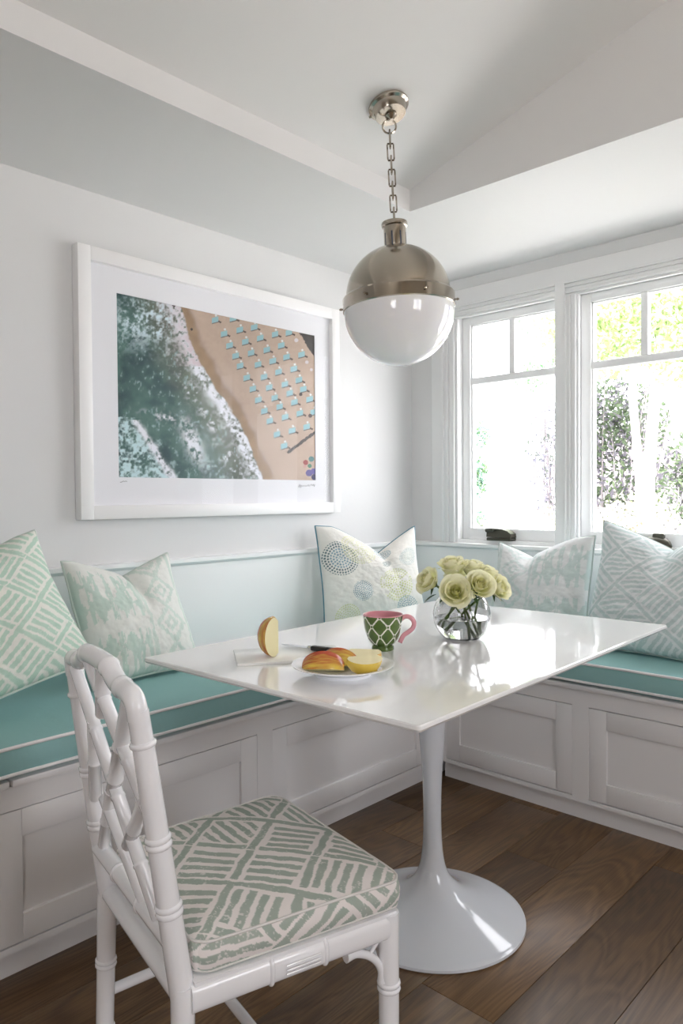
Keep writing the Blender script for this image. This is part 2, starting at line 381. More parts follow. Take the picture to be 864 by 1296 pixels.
# ---------------------------------------------------------------- fabric prints (dye patterns, in metres on the cloth)
def basket(x, y, s, rot=0., seed=0):
    """brush-stroke basket weave: bars on a diagonal lattice, each diamond filled with strokes along a side or across; 1 = dye"""
    c, n = math.cos(rot), math.sin(rot); x, y = c*x-n*y, n*x+c*y
    sx, sy = x/s, y/s
    x = x+.10*s*(fbm(sx*1.1+9, sy*1.1, seed+1, 3)-.5); y = y+.10*s*(fbm(sx*1.1, sy*1.1+5, seed+2, 3)-.5)
    x = x+.05*s*(fbm(sx*7, sy*7, seed+11, 2)-.5); y = y+.05*s*(fbm(sx*7, sy*7+5, seed+12, 2)-.5)
    a = (x+y)/s*.7071; b = (-x+y)/s*.7071
    i = np.floor(a).astype(int); j = np.floor(b).astype(int); fa = a-i; fb = b-j
    wd = .12; gap = .055
    even = (i+j) % 2 == 0
    bar1 = (fa < wd) & ((fb > wd+gap) & (fb < 1-gap*.5) | (j % 2 == 0))
    bar2 = (fb < wd) & ((fa > wd+gap) & (fa < 1-gap*.5) | (j % 2 == 1)) & ~((fa < wd+gap) & (j % 2 == 0))
    p = (fa-wd-gap)/(1-wd-2*gap); q = (fb-wd-gap)/(1-wd-2*gap)
    inside = (p > 0) & (p < 1) & (q > 0) & (q < 1)
    k = (i*2+j+(i*i*5+j*3) % 2) % 3
    def strokes(u, v, n, fill=.58):
        idx = np.floor(v*n); e = .12*(vnoise(i*7.1+idx*3.3, j*5.3+idx*2.1, seed+3)-.25)
        return ((v*n) % 1 < fill) & (u > e) & (u < 1-e*.8)
    t = (k == 0) & strokes(p, q, 4) | (k == 1) & strokes(q, p, 4) | (k == 2) & ((((p+q)/2*6+.18) % 1) < .56) & (p+q > .12) & (p+q < 1.9)
    dye = bar1 | bar2 | (t & inside)
    dry = fbm(x*300, y*300, seed+4, 2) > .60+.14*(vnoise(sx*2.3, sy*2.3, seed+8) < .72)+.1
    return np.where(dry, dye*.35, dye*1.0)*(.84+.16*fbm(x*60, y*60, seed+6, 2))
def ikat(x, y, W, H, seed=0):
    """mirrored ikat: ogee diamonds down a stripe, scalloped blobs beside it"""
    u = x/W*2; v = y/H*2
    jit = .05*(vnoise(u*60, v*3, seed)-.5)+.03*(vnoise(u*14, v*20, seed+1)-.5)
    xx = ((u*1.0+.5) % 2.0)-1; ax = np.abs(xx+jit)
    vv = v+.028*(vnoise(u*45, v*2.5, seed+2)-.5)*2
    f_ = (vv*1.6 % 1)-.5; dd = ax/.30+np.abs(f_)/.5
    cen = ((np.abs(dd-.95) < .17) | (np.abs(dd-.36) < .14)) & (ax < .36)
    edge = (np.abs(ax-.40) < .035)
    g = (vv*.9+.2) % 1
    blob = (np.abs(g-.5) < .28+.10*np.sin(ax*17)) & (ax > .46) & (ax < .86+.1*np.sin(vv*9))
    hole = ((np.abs(g-.5) < .10+.05*np.sin(ax*23)) & (ax > .55) & (ax < .72))
    tooth = (np.abs(g-.5) < .40) & (np.sin(ax*40) > .55) & (ax > .46)
    r = (cen | edge | (blob & ~hole) | tooth)*1.
    return r*(.45+.4*fbm(u*22, v*5, seed+3, 3)+.25*(u < 0))
def medallions(u, v, W, H):
    """cream cloth with rings of stitched dabs; u, v in -1..1; returns colour"""
    x = u*W/2; y = v*H/2
    c = np.tile(lin((238, 236, 230)), x.shape+(1,)).reshape(x.shape+(3,))
    def med(cx, cy, R, cols, fr, seed, fill=.5, burst=False):
        nonlocal c
        dx = x-cx; dy = y-cy; r = np.hypot(dx, dy)/R; th = np.arctan2(dy, dx)
        nr = fr; k = np.floor(r*nr); n = np.maximum(5, np.floor(k*6.3+3))
        ft = ((th/(2*PI)*n+k*.37) % 1)-.5; frr = (r*nr-k)-.5
        m = (np.hypot(ft/.34, frr/.36) < 1) & (r < 1) & (vnoise(np.floor(th/(2*PI)*n+k*.37)*3.7, k*5.1, seed) > 1-fill-.25)
        if burst: m = m & (vnoise(th*4, r*4, seed+5) > .3)
        col = np.where((r > .62)[..., None], lin(cols[0]), lin(cols[1]))
        c = np.where(m[..., None], c*.12+col*.88, c)
    med(-.165, .075, .082, ((48, 92, 104), (118, 158, 176)), 6.5, 1, .9)
    med(-.075, -.085, .048, ((96, 140, 158), (110, 150, 168)), 5.5, 2, .85)
    med(.10, -.06, .090, ((214, 218, 160), (200, 206, 130)), 7, 3, .8, True)
    med(-.07, .135, .085, ((226, 226, 186), (214, 218, 168)), 7, 4, .7, True)
    med(.185, .085, .050, ((176, 196, 196), (200, 214, 206)), 5.5, 5, .8)
    med(.06, .17, .046, ((120, 160, 176), (90, 130, 150)), 5, 6, .8)
    med(.065, .075, .026, ((44, 96, 104), (70, 120, 126)), 3.4, 8, .95)
    med(.15, -.18, .06, ((150, 180, 190), (120, 160, 176)), 6, 9, .8)
    med(-.15, -.20, .06, ((214, 218, 160), (214, 218, 170)), 6, 10, .8)
    return c

# ---------------------------------------------------------------- scatter pillows
def pillow(label, base, ang, lean, roll, W, H, T, chop, chop_u, colf, piping, N=150, seed=0, foldc=None):
    base = Vector(base); n = Vector((math.cos(ang), math.sin(ang), 0)); zu = Vector((0, 0, 1))
    rgt = zu.cross(n); upv = zu*math.cos(lean)-n*math.sin(lean); nn = n*math.cos(lean)+zu*math.sin(lean)
    r2 = rgt*math.cos(roll)+upv*math.sin(roll); u2 = upv*math.cos(roll)-rgt*math.sin(roll)
    root = empty('scatter_pillow', base)
    tag(root, label, 'pillow', 'scatter pillows on the banquette')
    g = np.linspace(-1, 1, N); U, V = np.meshgrid(g, g)
    def surf(U, V, side):
        e = np.clip((1-U**2), 0, 1)**.5*np.clip((1-V**2), 0, 1)**.5
        X = W/2*U*(1-.055*(1-V**2)); Y = H*(.5+.5*V*(1-.05*(1-U**2)))
        ch = np.clip(1-np.abs(U-chop_u)/.95, 0, 1)**1.25*np.clip((V+.35)/1.35, 0, 1)**1.6
        Y = Y-chop*ch
        X = X*(1-.05*ch)
        wr = .010*(fbm(U*2.2+seed, V*2.2, seed+20)-.5)+.004*(fbm(U*6+seed, V*6, seed+21)-.5)
        Z = T/2*e**.85+wr*e**.5*2
        crease = np.exp(-((U-chop_u-.10*(1-V))/.11)**2)*np.clip((V+.15)/1.15, 0, 1)
        Z = Z*(1-.38*crease)-.012*crease*e
        ears = np.clip((V-.3)/.7, 0, 1)*np.abs(U-chop_u)
        X = X+np.sign(U)*0
        Z = side*Z+.02*ears   # corners tip forward
        Z = Z-.03*np.clip(V, 0, 1)*ch
        if foldc is not None:   # one bottom corner slumps forward over itself
            k = np.clip((U*foldc-.35)/.65, 0, 1)*np.clip((-V-.35)/.65, 0, 1)
            Z = Z+.09*k; Y = Y+.055*k; X = X-foldc*.03*k
        bot = np.clip(-V, 0, 1)**3
        Y = np.maximum(Y, .0)
        return X, Y, Z
    P = []; C_ = []
    for side in (1, -1):
        X, Y, Z = surf(U, V, side)
        P.append(np.stack([X, Y, Z], -1).reshape(-1, 3)); C_.append(colf(U if side > 0 else -U, V).reshape(-1, 3))
    P = np.concatenate(P); C_ = np.concatenate(C_)
    B = np.array([r2, u2, nn]); Pw = P@B
    zmin = Pw[:, 2].min(); Pw[:, 2] -= zmin
    idx = np.arange(N*N).reshape(N, N)
    q = np.stack([idx[:-1, :-1], idx[:-1, 1:], idx[1:, 1:], idx[1:, :-1]], -1).reshape(-1, 4)
    Fc = np.concatenate([q, q[:, ::-1]+N*N])
    o = pydata('cover', Pw, Fc, FABRIC, root, True, C_)
    bm = bmesh.new(); bm.from_mesh(o.data); bmesh.ops.remove_doubles(bm, verts=bm.verts, dist=1e-6); bm.to_mesh(o.data); bm.free()
    t = np.linspace(-1, 1, 60)[:-1]; one = np.ones_like(t)
    bu = np.concatenate([t, one, -t, -one]); bv = np.concatenate([-one, t, one, -t])
    X, Y, Z = surf(bu, bv, 1); pw = np.stack([X, Y, Z], -1)@B; pw[:, 2] -= zmin
    MB().tube([tuple(p) for p in pw], .0038, 6, closed=True).build('piping', piping, root)
    return root
PIPE_M = mat('pale_piping', (206, 216, 208), .85); PIPE_B = mat('blue_piping', (92, 140, 158), .85); PIPE_G = mat('grey_piping', (176, 186, 182), .85)
MINT, CREAM = (184, 213, 196), (232, 234, 226)
pillow('mint basket-weave pillow at the far end of the long bench, cut by the photo edge', (.45, -2.215, .557), -.06, .50, .25, .53, .40, .20, .05, -.15,
       lambda u, v: mixc(CREAM, MINT, basket(u*.25, v*.23, .112, .12, 1)), PIPE_M, N=190, seed=1)
pillow('mint ikat pillow behind the bamboo chair back, below the framed print', (.315, -1.715, .557), 0, .50, .02, .38, .402, .14, .045, .10,
       lambda u, v: mixc((231, 233, 228), (198, 217, 207), ikat(u*.21, v*.21, .42, .42, 3)), PIPE_M, seed=2)
pillow('cream pillow with stitched blue and yellow medallions in the bench corner', (.245, -.562, .557), -.48, .28, .02, .475, .44, .14, .115, .25,
       lambda u, v: medallions(u, v, .50, .47), PIPE_B, N=220, seed=3)
pillow('pale ikat pillow under the first window, behind the roses', (.85, -.31, .557), -PI/2, .40, .06, .435, .392, .14, .06, -.30,
       lambda u, v: mixc((226, 228, 228), (200, 214, 211), ikat(-u*.23, v*.21, .46, .43, 11)), PIPE_G, seed=4)
pillow('large pale basket-weave pillow with deep top dent under the second window', (1.36, -.40, .557), -PI/2-.05, .36, -.02, .55, .48, .20, .075, -.05,
       lambda u, v: mixc((226, 230, 231), (194, 209, 208), basket(u*.28, v*.26, .118, -.12, 23)), PIPE_G, N=190, seed=5, foldc=1)

# ---------------------------------------------------------------- framed beach print
def beach(u, v):
    zR = 234/183
    s = u*zR/(1-u+u*zR); x = 30+800*s; yt = 5+173*s; yb = 745+20*s; y = yt+(1-v)*(yb-yt)
    ye = np.array([-100, 60, 290, 380, 470, 570, 750, 900.]); xe = np.array([250, 295, 388, 440, 500, 555, 628, 700.])
    d = (x-np.interp(y, ye, xe))*.87+22*(fbm(x/40, y/40, 3)-.5)+26*(fbm(x/90, y/90, 13)-.5)
    fine = fbm(x/9, y/9, 5); med = fbm(x/32, y/32, 6); big = fbm(x/110, y/110, 8)
    sand = mixc((172, 150, 134), (196, 174, 157), med*.6+fine*.4)
    sand = sand*(1-.30*np.exp(-((d-14)/16)**2))[..., None]
    wet = mixc((140, 116, 92), (168, 140, 112), med)
    c = np.where((d < 34)[..., None], wet*(1-sst(10, 34, d))[..., None]+sand*sst(10, 34, d)[..., None], sand)
    water = mixc((40, 70, 74), (84, 120, 112), sst(.2, .8, big*.6+med*.4))
    shallow = mixc((110, 112, 96), (132, 126, 108), med)
    t = sst(-210, -70, d); water = water*(1-.55*t)[..., None]+shallow*(.55*t)[..., None]
    spark = (sst(.56, .78, fbm(x/9, y/15, 41, 4))*sst(.40, .62, med)*.55)[..., None]; water = water*(1-spark)+lin((176, 202, 206))*spark
    def foam(mask, lo=.42, col=(232, 234, 242)):
        nonlocal water
        k = np.clip(mask, 0, 1)*sst(lo-.02, lo+.26, fbm(x/11, y/11, 43, 4)*.62+fbm(x/34, y/34, 17)*.38)
        water = water*(1-k)[..., None]+lin(col)*k[..., None]
    foam(np.exp(-((d+32)/26)**2)*1.3, .30)
    foam(sst(-130, -20, d)*.9*(y < 300), .36, (206, 190, 196))
    foam(np.exp(-((d+95)/34)**2)*(.4+.6*(y > 380)), .50)
    foam(np.exp(-(((x-130)/110)**2+((y-120)/85)**2))*1.2+np.exp(-(((x-215)/40)**2+((y-110)/60)**2)), .42, (206, 224, 232))
    w2 = np.exp(-(((x-335-(y-610)*.35)/30)**2+((y-610)/75)**2))*1.4; foam(w2, .32)
    foam(np.exp(-(((x-230-(y-505)*2.2)/60)**2+((y-505)/26)**2)), .50)
    edge = 60+(y-510)*.62+30*(med-.5); w3 = sst(0, 40, edge+55-x)*(y > 500+.05*x); foam(w3*1.1, .40, (196, 222, 226)); foam(np.exp(-((x-edge-40)/14)**2)*(y > 515)*1.3, .28)
    foam(np.exp(-(((x-400-(y-700)*.8)/60)**2+((y-700)/60)**2)), .50, (180, 206, 208))
    k = sst(-16, -8, d)[..., None]; c = water*(1-k)+c*k
    L = [(430,112),(503,106),(588,142),(672,170),(728,163),(466,168),(530,152),(612,185),(697,215),(778,252),(488,215),(552,200),(638,233),(718,262),(747,310),
         (512,257),(575,245),(662,278),(685,322),(767,355),(530,297),(602,292),(626,342),(710,372),(785,392),(556,345),(646,385),(668,427),(730,408),(810,433),
         (580,390),(602,435),(688,463),(748,445),(770,490),(626,480),(710,505),(797,545),(648,520),(738,560),(676,575),(705,622),(826,485)]
    for lx, ly in L:
        dx = x-lx; dy = y-ly; a = .9*dx+.42*dy; b = -.42*dx+.9*dy
        sh = (np.abs(a-15) < 13) & (np.abs(b-1) < 3.5); c = np.where(sh[..., None], lin((84, 70, 62)), c)
        bd = (np.abs(dx) < 13) & (np.abs(dy+.25*dx-3) < 12); c = np.where(bd[..., None], lin((146, 188, 196)), c)
        ed = (np.abs(dx) < 13) & (np.abs(dy+.25*dx-14) < 2); c = np.where(ed[..., None], lin((104, 100, 96)), c)
        ds = np.hypot(dx-4, dy+16) < 4.5; c = np.where(ds[..., None], lin((216, 220, 220)), c)
    t = np.clip(((x-722)*108+(y-650)*-80)/(108**2+80**2), 0, 1); dl = np.hypot(x-722-t*108, y-650+t*80)
    c = np.where((dl < 5+2*(fine > .5))[..., None], lin((72, 66, 64)), c)
    dk = (x-772)*.9-(y-170)*.55+14*(fine-.5) > 0; c = np.where((dk & (y < 262))[..., None], mixc((46, 44, 44), (70, 64, 60), fine), c)
    for ux, uy, r, cc in [(792,692,10,(150,70,70)),(815,678,11,(60,110,110)),(806,735,14,(86,78,140)),(824,728,12,(92,84,150)),(808,706,8,(70,120,100)),(826,752,12,(60,60,96)),(788,708,7,(190,150,140)),(335,152,5,(60,52,50)),(265,52,9,(70,56,60)),(774,415,7,(70,56,52)),(812,502,8,(70,56,52)),(758,196,8,(206,200,204)),(800,285,7,(206,200,204)),(818,315,6,(206,200,204))]:
        m_ = np.hypot(x-ux, y-uy) < r; c = np.where(m_[..., None], lin(cc), c)
    return c
art = empty('framed_print', (.0, -1.1825, 1.491)); tag(art, 'white framed aerial beach photograph with wide mat hanging on the wall', 'picture')
A0, A1, B0, B1 = -1.795+1.1825, -.570+1.1825, 1.042-1.491, 1.940-1.491; fwid = .046
f = MB()
for y0, y1, z0, z1 in ((A0, A0+fwid, B0, B1), (A1-fwid, A1, B0, B1), (A0+fwid, A1-fwid, B0, B0+fwid), (A0+fwid, A1-fwid, B1-fwid, B1)): f.box(.002, .042, y0, y1, z0, z1, .0015)
f.build('frame', FRAMEW, art)
P0, P1, Q0, Q1 = -1.647+1.1825, -.706+1.1825, 1.184-1.491, 1.810-1.491
m_ = MB()
for y0, y1, z0, z1 in ((A0+fwid, P0, B0+fwid, B1-fwid), (P1, A1-fwid, B0+fwid, B1-fwid), (P0, P1, B0+fwid, Q0), (P0, P1, Q1, B1-fwid)): m_.box(.018, .0215, y0, y1, z0, z1)
m_.build('mat_board', MATBOARD, art)
NU, NV = 520, 350
uu, vv = np.meshgrid(np.linspace(0, 1, NU), np.linspace(0, 1, NV)); cc = beach(uu, vv).reshape(-1, 3)
VV = np.stack([np.full(NU*NV, .0185), (P0+uu*(P1-P0)).ravel(), (Q0+vv*(Q1-Q0)).ravel()], -1)
ii = np.arange(NU*NV).reshape(NV, NU); qq = np.stack([ii[:-1, :-1], ii[:-1, 1:], ii[1:, 1:], ii[1:, :-1]], -1).reshape(-1, 4)
pydata('photo_print', VV, qq, PRINT, art, True, cc)
MB().box(.026, .028, A0+fwid-.002, A1-fwid+.002, B0+fwid-.002, B1-fwid+.002).build('glazing', PGLASS, art)
INK = mat('pencil', (120, 118, 120), .8)
def scribble(y0, y1, z, amp, n):
    MB().tube([(.0219, y0+(y1-y0)*k/n, z+amp*(random.random()-.5)*(1.6 if k < n/4 else .7)) for k in range(n+1)], .0008, 4).build('signature', INK, art)
scribble(P1-.105, P1-.005, Q0-.022, .016, 22); scribble(P0+.004, P0+.03, Q0-.014, .007, 8)

# ---------------------------------------------------------------- pendant lamp
LT = Vector((.886, -1.243, ZC+.077+sl*(.886-TX)))
lamp = empty('pendant_lamp', LT); tag(lamp, 'polished nickel globe pendant lamp hanging on a chain above the table', 'lamp')
tilt = Matrix.Rotation(.049, 3, Vector((0, 0, -1)).cross(Vector((.92, .40, 0))))   # the chain hangs a little off plumb
nrm = Vector((-sl, 0, 1)).normalized(); Rc = Vector((0, 0, 1)).rotation_difference(nrm).to_matrix()
MB().lathe([(.001, -.001), (.059, -.001), (.061, -.005), (.060, -.010), (.056, -.012), (.052, -.014), (.046, -.034), (.045, -.036), (.001, -.036)], 48, rot=Rc).build('canopy', NICKEL, lamp)
MB().lathe([(.001, -.036), (.016, -.036), (.018, -.040), (.012, -.045), (.006, -.052), (.001, -.052)], 24, rot=Rc).build('canopy_hub', NICKEL, lamp)
MB().tube([Rc @ Vector((-.046, -.032, -.022)), Rc @ Vector((-.052, -.036, -.022))], .0035, 8).build('screw', NICKEL, lamp)
def tl(v): return tilt @ Vector(v)
MB().tube([tl((.020*math.cos(t)*math.cos(.75), .020*math.cos(t)*math.sin(.75), -.066+.020*math.sin(t))) for t in np.linspace(0, 2*PI, 28)[:-1]], .0028, 8, closed=True).build('ring', NICKEL, lamp)
chain_top, chain_bot = -.084, -.352
nl = 7; hl = (chain_top-chain_bot)/nl
for i in range(nl):
    zc_ = chain_top-hl*(i+.5); half = hl/2+.0055; a = .75+(PI/2 if i % 2 == 0 else 0)
    wx = .0095 if i % 2 else .008
    p = [(-wx, -half), (wx, -half), (wx, half), (-wx, half)]; pts = []
    for k in range(4):
        (x_a, z_a), (x_b, z_b) = p[k], p[(k+1) % 4]
        for t in (.08, .5, .92): pts.append(tl(((x_a+(x_b-x_a)*t)*math.cos(a), (x_a+(x_b-x_a)*t)*math.sin(a), zc_+z_a+(z_b-z_a)*t)))
    MB().tube(pts, .0026, 6, closed=True).build('chain_link', NICKEL, lamp)
zg = -.614   # plane where metal meets glass
cyl = MB().lathe([(.001, chain_bot+.002), (.038, chain_bot), (.039, chain_bot-.004), (.038, chain_bot-.012), (.033, chain_bot-.014), (.033, -.440), (.030, -.449), (.001, -.450)], 40, rot=tilt)
cyl.build('socket_cup', NICKEL, lamp, auto=.5)
for k in range(8):
    a = k*PI/4+.4
    MB().box(.0322, .0334, -.0022, .0022, -.425, -.385).build('vent_slot', mat('slot_dark', (70, 78, 92), .4), lamp).matrix_local = (tilt @ Matrix.Rotation(a, 3, 'Z')).to_4x4()
RG = .1635
prof = [(.012, -.449)]+[(.155*math.sin(t), zg+.042+.150*math.cos(t)) for t in np.linspace(.16, PI/2, 26)]
MB().lathe(prof, 72, rot=tilt).build('metal_dome', NICKEL, lamp)
MB().lathe([(.153, zg+.045), (.162, zg+.044), (.1665, zg+.038), (.1665, zg+.004), (.162, zg), (.150, zg)], 72, rot=tilt).build('band', NICKEL, lamp, auto=.5)
for k in range(6):
    a = k*PI/3+.62
    s_ = MB().tube([(.164, 0, zg+.020), (.171, 0, zg+.020), (.1715, 0, zg+.020), (.175, 0, zg+.020), (.1755, 0, zg+.020), (.178, 0, zg+.020)], [.0028, .0028, .0042, .0042, .0025, .0025], 10)
    s_.build('screw', NICKEL, lamp).matrix_local = (tilt @ Matrix.Rotation(a, 3, 'Z')).to_4x4()
gl = [(RG*math.cos(t), zg+.002-RG*math.sin(t)) for t in np.linspace(0, PI/2-.001, 40)]
gi = [(.157*math.cos(t), zg+.002-.157*math.sin(t)) for t in np.linspace(PI/2-.001, 0, 30)]
MB().lathe(gl+gi, 72, rot=tilt).build('glass_globe', OPAL, lamp, recalc=True)['label'] = 'white opal glass lower half'

# ---------------------------------------------------------------- table
TC = (1.143, -1.386); TR = math.radians(1.8)
table = empty('dining_table', (*TC, 0), TR); tag(table, 'white rectangular pedestal table with a tulip base beside the bench corner', 'table')
hw, hh, th = .400, .6135, .0185
pr_ = [(-.030, 0), (-.014, .002), (-.004, .006), (0, .011), (-.001, .0165), (-.003, .0185)]
V = []; rc = .008
def rrect(w_, h_, r, n=5):
    p = []
    for cx, cy, a in ((w_-r, h_-r, 0), (-w_+r, h_-r, 90), (-w_+r, -h_+r, 180), (w_-r, -h_+r, 270)):
        p += [(cx+r*math.cos(math.radians(a+90*k/n)), cy+r*math.sin(math.radians(a+90*k/n))) for k in range(n+1)]
    return p
Fc = []; n_ = 24
for o_, z in pr_: V += [(x, y, .735-th+z) for x, y in rrect(hw+o_, hh+o_, max(rc+o_, .002))]
for i in range(len(pr_)-1): Fc += [[i*n_+k, i*n_+(k+1) % n_, (i+1)*n_+(k+1) % n_, (i+1)*n_+k] for k in range(n_)]
Fc += [list(range(n_))[::-1], [(len(pr_)-1)*n_+k for k in range(n_)]]
MB().add(V, Fc).build('tabletop', TABLEW, table, auto=.35)
prof = [(.001, .0), (.238, .0), (.241, .003), (.240, .009), (.232, .013), (.205, .021), (.165, .034), (.125, .050), (.090, .068), (.064, .088), (.046, .110), (.034, .138), (.0275, .175), (.0245, .22), (.0235, .27),
        (.024, .32), (.0262, .38), (.0305, .44), (.037, .52), (.0445, .60), (.053, .67), (.060, .705), (.075, .715), (.001, .715)]
def smooth_prof(p, k=4):
    p = np.array(p); out = []
    for i in range(len(p)-1):
        a, b, c, d = p[max(i-1, 0)], p[i], p[i+1], p[min(i+2, len(p)-1)]
        for t in np.arange(k)/k: out.append(tuple(.5*((2*b)+(c-a)*t+(2*a-5*b+4*c-d)*t*t+(3*b-a-3*c+d)*t**3)))
    return out+[tuple(p[-1])]
prof2 = prof[:4]+smooth_prof(prof[4:-2])+prof[-2:]
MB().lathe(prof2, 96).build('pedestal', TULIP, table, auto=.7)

# ---------------------------------------------------------------- bamboo-style chair
KC = 1.062; CO = Vector((2.2891+KC*(1.264-2.2891), -2.9358+KC*(-2.109+2.9358), 0)); CZ = 1.113*(1-KC); CA = math.radians(-11.7)
chair = empty('dining_chair', CO, CA); tag(chair, 'white bamboo-style chair with a fretwork back at the near end of the table', 'chair')
def bamboo(p0, p1, r, rings=(), r1=None, double=True, n=16, path=None, sq=1, flat=1, amp=1):
    p0, p1 = Vector(p0), Vector(p1); Lg = (p1-p0).length; r1 = r1 or r
    ts = {0., 1.}
    rad = {}
    prof = []
    wv = max(.0040, r*.27)
    for t in rings:
        cs = (-wv, wv) if double else (0,)
        for c in cs:
            for dz, k in ((-wv*.9, 0), (-wv*.6, .12), (0, .17), (wv*.6, .12), (wv*.9, .0)): prof.append((t*Lg+c+dz*.98, k*amp))
    prof += [(0, 0), (Lg, 0)]; prof.sort()
    pts = [p0.lerp(p1, min(max(a/Lg, 0), 1)) for a, k in prof]; rr_ = [(r+(r1-r)*a/Lg)*(1+k) for a, k in prof]
    q, qr = [pts[0]], [rr_[0]]
    for a, b in zip(pts[1:], rr_[1:]):
        if (a-q[-1]).length > 1e-5: q.append(a); qr.append(b)
    return MB().tube(q, qr, n, sq=sq, flat=flat)
def cpart(mb, n, m=None):
    mb.v = [(x*KC, y*KC, z*KC+CZ) for x, y, z in mb.v]
    return mb.build(n, m or CHAIRW, chair, auto=.9)
GL = -CZ/KC   # local height of the floor
for s in (-1, 1):
    cpart(bamboo((s*.208, .160, GL+.006), (s*.208, .160, .408), .0172, (.06, .625), .0178), 'leg')
    for q in ((s*.208, .160), (s*.1885, -.204)): cpart(MB().lathe([(.001, GL), (.013, GL), (.014, GL+.003), (.014, GL+.008), (.001, GL+.008)], 16, (*q, 0)), 'foot_glide', mat('grey_glide', (112, 110, 112), .5))
    cpart(bamboo((s*.1885, -.204, GL+.006), (s*.1775, -.197, .405), .0158, (.155, .54), .0180), 'leg')
    # back post with a bend into the crest rail
    a, b = Vector((s*.1755, -.196, .385)), Vector((s*.1645, -.254, .813)); Lg = (b-a).length
    mb = bamboo(a, b, .0186, ((.520-.385)/.428, (.621-.385)/.428), .0154)
    cpart(mb, 'back_post')
    cpart(bamboo(a.lerp(b, .875), a.lerp(b, .897), .0166, (.5,), double=False), 'post_ring')
def byz(z): return -.199-.13*(z-.38)
def bp(x, z, off=0): return Vector((x, byz(z)+off, z))
# crest rail: post bend, shoulder, raised centre
cr = [(-.1645, .815), (-.1645, .832), (-.160, .842), (-.151, .847), (-.12, .849), (-.095, .851), (-.078, .858), (-.064, .868), (-.048, .873), (0, .874)]
cr = cr+[(-x, z) for x, z in cr[-2::-1]]
crp = np.array(cr); tt = np.linspace(0, len(cr)-1, 90); crp[:, 1] -= .0145; pts = [bp(float(np.interp(t, range(len(cr)), crp[:, 0])), float(np.interp(t, range(len(cr)), crp[:, 1]))) for t in tt]
for _ in range(2): pts = [pts[0]]+[(pts[i-1]+pts[i]*2+pts[i+1])/4 for i in range(1, len(pts)-1)]+[pts[-1]]
rad = []
for p in pts:
    k = 0
    for xr in (-.112, .112, -.058, .058): k = max(k, .13*math.exp(-((p.x-xr)/.0045)**2))
    rad.append(.0153*(1+k))
cpart(MB().tube(pts, rad, 18), 'crest_rail')
def slat(x0, z0, x1, z1, rings, r=.0108, off=0):
    z0 = z0-.012 if z0 > .8 else z0
    cpart(bamboo(bp(x0, z0, off), bp(x1, z1, off), r, rings, double=False, n=12, amp=.75), 'fret_bar')
slat(-.155, .828, .130, .478, (.28, .55, .80))        # long diagonal
slat(-.062, .862, .160, .655, (.30, .68))             # its parallel above
slat(-.085, .600, .090, .462, (.45,))                 # its parallel below
slat(.022, .862, -.018, .762, (.55,), .012)
slat(.140, .838, -.022, .634, (.50, .86), .0125)
slat(-.082, .735, -.150, .575, (.52,), .011)
slat(-.035, .628, -.140, .492, (.55,), .011)
slat(.160, .690, .018, .555, (.68,), .011)
cpart(bamboo(bp(-.175, .473), bp(.175, .473), .0150, (.33, .66), double=False), 'lower_back_rail')
zr_ = .387
cpart(bamboo((.184, -.190, zr_), (.208, .160, zr_), .0165, (.36, .63), double=False, n=24, sq=.62, flat=1.28), 'seat_rail')
cpart(bamboo((-.184, -.190, zr_), (-.208, .160, zr_), .0165, (.36, .63), double=False, n=24, sq=.62, flat=1.28), 'seat_rail')
cpart(bamboo((-.208, .160, zr_), (.208, .160, zr_), .0165, (.36, .63), double=False, n=24, sq=.62, flat=1.28), 'seat_rail')
cpart(bamboo((-.176, -.195, zr_), (.176, -.195, zr_), .0165), 'seat_rail')
sf = MB(); po = [(-.196, -.186), (.196, -.186), (.2205, .168), (-.2205, .168)]; sf.prism(po, 2, .392, .4120)
cpart(sf, 'seat_frame')
pn = MB()
for k in (-1, 0, 1):
    c0 = Vector((.196, -.014, zr_+k*.0065)); pn.tube([c0+Vector((.0175*math.cos(abs(k)*.36), 0, 0))+Vector((.002, -.03, 0)), c0+Vector((.0175*math.cos(abs(k)*.36), 0, 0))+Vector((.006, .03, 0))], .0013, 6)
cpart(pn, 'rail_reeding')
for s in (-1, 1): cpart(MB().tube([(s*.188, -.197, .190), (s*.208, .160, .190)], .0098, 12), 'stretcher')
cpart(MB().tube([(-.197, -.02, .190), (.197, -.02, .190)], .0098, 12), 'stretcher')
def bracket(p, d):
    """curved bracket below a seat rail; p = leg axis at rail height, d = horizontal direction along the rail"""
    p, d = Vector(p), Vector(d).normalized(); mb = MB()
    pts = []
    for t in np.linspace(0, 1, 22):
        a = t*PI/2; x = .012+.074*(1-math.sin(a)); z = -.028-.066*(1-math.cos(a))**1.0
        pts.append(p+d*x+Vector((0, 0, z)))
    rads = [.0070+.0040*max(0, 1-t*6)+.0036*max(0, 1-(1-t)*6) for t in np.linspace(0, 1, 22)]
    mb.tube(pts, rads, 10); mid = pts[9]
    mb.tube([mid, p+d*.012+Vector((0, 0, -.012))], .0035, 8)
    cpart(mb, 'bracket')
for s in (-1, 1):
    bracket((s*.208, .160, zr_), (-s*.024, -.35, 0)); bracket((s*.208, .160, zr_), (-s, 0, 0))

